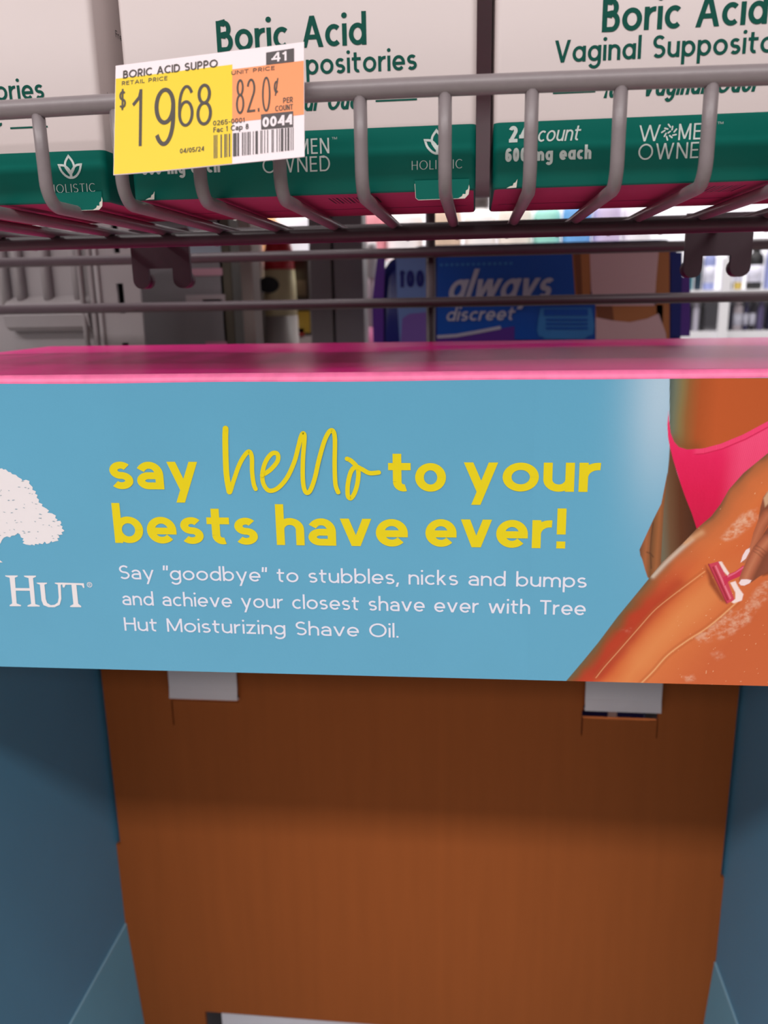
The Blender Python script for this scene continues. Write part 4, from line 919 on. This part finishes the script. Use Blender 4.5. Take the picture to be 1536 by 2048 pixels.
package(x0, x1, 0.96, ZG, z_, (58, 44, 38), 'dark brown carton with a yellow patch between bottle and steel post',
        stripes=[(0.1, 0.95, 0.52, 0.66, (214, 178, 60)), (0.2, 0.7, 0.49, 0.55, (190, 50, 40)), (0.05, 0.98, 0.40, 0.50, (236, 226, 224)), (0.15, 0.85, 0.06, 0.2, (206, 196, 140)), (0.12, 0.85, 0.76, 0.86, (110, 92, 80))])
po_ = thing('steel_post', (-0.14, 0.92, -EYE), 'grey steel post with a flat panel left of the blue pack', 'post')
x0, x1 = xr([(-174.89, -0.51), (-151.81, -0.91)]); mb = MB(); mb.box(x0, x1, 0.90, 0.93, -EYE, 0.112, 'steel_grey'); mb.build('post_face', po_)
x2, x3 = xr([(-147.95, -0.98), (-116.98, -1.52)]); mb = MB(); mb.box(x2, x3, 0.895, 0.93, -EYE, 0.112, 'steel_grey'); mb.build('post_panel', po_)
mb = MB(); mb.box(x1, x2, 0.91, 0.93, -EYE, 0.112, 'steel_dark'); mb.build('post_groove', po_)
x0, x1 = xr([(-129.96, -1.61), (-107.53, -2)]); bottle((x0 + x1) / 2, 0.99, ZG, (x1 - x0) / 2, 0.19, (238, 214, 226), (244, 238, 240), 'pale pink bottle between the steel post and the blue pack', lab=(224, 120, 170))
# grey panel with pale goods right of the slotted upright
x0, x1 = xr([(-321.95, 2.78), (-214.42, 0.9)])
package(x0, x1, 0.72, -0.125, 0.075, (134, 130, 134), 'wide grey panel box right of the slotted upright', stripes=[(0.72, 0.98, 0.80, 0.95, (176, 190, 204)), (0.70, 0.98, 0.74, 0.77, (200, 150, 165)), (0.66, 0.99, 0.60, 0.66, (176, 164, 168)), (0.80, 0.96, 0.62, 0.64, (206, 120, 150)), (0.80, 0.98, 0.42, 0.46, (204, 140, 165)), (0.62, 0.98, 0.40, 0.43, (184, 178, 182))], name='panel_box', cat='box', depth=0.04)
x0, x1 = xr([(-219.6, 0.91), (-208.73, 0.72)]); package(x0, x1, 0.72, -0.125, 0.07, (86, 80, 66), 'narrow olive box right of the grey panel box', name='slim_box', cat='box', depth=0.03)
x0, x1 = xr([(-224.82, 0.76), (-211.44, 0.53)]); package(x0, x1, 0.80, -0.125, 0.09, (214, 200, 190), 'narrow cream box beside the olive box', name='slim_box', cat='box', depth=0.03)

# far shelves across the aisle (depth 1.6)
FY = 1.60
fs = thing('far_shelving', (0.0, FY + 0.2, -EYE), 'bright white shop shelving across the aisle behind everything', 'shelving')
zsh = [0.0925 - 0.0, -0.075 - 0.0]
mb = MB(); mb.box(-0.85, 1.0, FY + 0.30, FY + 0.32, -EYE, 0.75, 'shelf_white'); mb.build('back_board', fs)
for z, lb in ((0.070, 'long white shelf board carrying the row of far bottles'),):
    mb = MB(); mb.box(-0.85, 0.36, FY, FY + 0.30, z - 0.02, z, 'shelf_white'); tag(mb.build('shelf_board', None, (-0.25, FY + 0.15, z)), lb, 'shelf')
for z in [(455.28, 3.21), (430.54, -70.77)]:
    mb = MB(); mb.box(0.38, 1.0, FY, FY + 0.30, z[1] / 1000 - 0.009, z[1] / 1000 + 0.0035, 'shelf_white'); tag(mb.build('white_ledge', None, (0.7, FY + 0.15, z[1] / 1000)), 'white ledge at far right, %s of the two holding small bottles' % ('upper' if z[1] > -30 else 'lower'), 'shelf')
q = [(443.05, 11.08), (458.3, 10.79)]; mb = MB(); mb.box(q[0][0] / 1000, q[1][0] / 1000, FY - 0.012, FY, -EYE, 0.06, 'shelf_white'); tag(mb.build('shelf_post', None, (q[0][0] / 1000, FY, -EYE)), 'white post standing in front of the far right ledges', 'post')
far = [(-0.47, 0.035, 0.13, (236, 226, 222), (240, 240, 240), 'cream bottle on the far shelf under the left bracket'),
       (-0.415, 0.032, 0.125, (240, 176, 120), (250, 240, 232), 'orange bottle on the far shelf left of the red top'),
       (-0.345, 0.036, 0.13, (246, 244, 250), (226, 40, 50), 'white bottle with a red cap on the far shelf'),
       (-0.27, 0.033, 0.12, (214, 212, 224), (240, 240, 244), 'greyish white bottle on the far shelf'),
       (-0.20, 0.030, 0.13, (232, 150, 160), (240, 240, 240), 'rose bottle on the far shelf above the steel post'),
       (-0.135, 0.035, 0.125, (246, 240, 240), (200, 170, 150), 'white bottle with a tan cap on the far shelf'),
       (-0.06, 0.034, 0.13, (216, 190, 166), (240, 236, 230), 'tan bottle on the far shelf'),
       (0.01, 0.030, 0.12, (244, 240, 238), (90, 80, 80), 'white bottle with a dark cap on the far shelf behind the upright wire'),
       (0.075, 0.032, 0.13, (238, 228, 216), (246, 246, 246), 'ivory bottle on the far shelf'),
       (0.135, 0.026, 0.12, (150, 214, 200), (248, 248, 248), 'mint bottle on the far shelf'),
       (0.19, 0.027, 0.13, (110, 168, 226), (248, 248, 250), 'sky blue bottle on the far shelf'),
       (0.245, 0.026, 0.13, (206, 190, 222), (120, 200, 190), 'lilac bottle with a teal cap on the far shelf'),
       (0.30, 0.026, 0.13, (244, 240, 246), (190, 226, 226), 'white bottle with an aqua cap on the far shelf')]
for x, r, h, c, k, lb in far: bottle(x, FY + 0.06, 0.070, r, h, c, k, lb, 'bottles on the far shelf', name='bottle')
zA, zB_ = [z[1] / 1000 + 0.0035 for z in [(455.28, 3.21), (430.54, -70.77)]]
names = {(20, 44, 60): 'dark blue', (60, 120, 130): 'teal', (150, 160, 210): 'lavender', (40, 38, 42): 'black', (196, 170, 80): 'mustard', (24, 24, 26): 'jet black', (22, 22, 48): 'navy', (200, 196, 210): 'silver', (100, 90, 130): 'violet', (60, 56, 90): 'indigo', (190, 180, 186): 'pale mauve', (44, 40, 48): 'charcoal'}
for row, z, hh, items in (('upper', zA, 0.085, [(1090, 1130, (60, 120, 130)), (1135, 1180, (20, 44, 60)), (1185, 1255, (150, 160, 210)), (1320, 1362, (40, 38, 42)), (1368, 1416, (196, 170, 80)), (1440, 1530, (24, 24, 26)), (1540, 1590, (150, 160, 210)), (1600, 1650, (20, 44, 60))]),
                          ('lower', zB_, 0.062, [(1100, 1138, (22, 22, 48)), (1142, 1180, (200, 196, 210)), (1184, 1214, (40, 38, 42)), (1300, 1336, (100, 90, 130)), (1340, 1376, (22, 22, 48)), (1380, 1436, (190, 180, 186)), (1440, 1470, (60, 56, 90)), (1476, 1512, (44, 40, 48)), (1520, 1560, (100, 90, 130)), (1570, 1620, (22, 22, 48))])):
    base = [(364.73, -18.27), (518.21, -20.89)]
    for a, c, col in items:
        xx0 = (base[0][0] + (base[1][0] - base[0][0]) * (a - 1000) / 500) / 1000; xx1 = (base[0][0] + (base[1][0] - base[0][0]) * (c - 1000) / 500) / 1000
        bottle((xx0 + xx1) / 2, FY + 0.04, z, (xx1 - xx0) / 2, hh, col, tuple(min(255, v_ + 40) for v_ in col),
               '%s bottle on the %s white ledge, far right%s' % (names[col], row, '' if a < 1300 else ' beyond the post' if a < 1500 else ' outside the picture'), 'small bottles on the white ledges', name='small_bottle', lab=(210, 210, 224) if a % 3 == 0 else None)
package(0.078, 0.128, 0.562, -0.332, -0.25, (24, 34, 92), 'navy box with a pale stripe glimpsed through the slot under the right white tab', stripes=[(0.45, 0.58, 0.0, 1.0, (210, 190, 186))], depth=0.02, name='small_box', cat='box')
for o in bpy.data.objects:
    if '_org' in o.keys(): del o['_org']
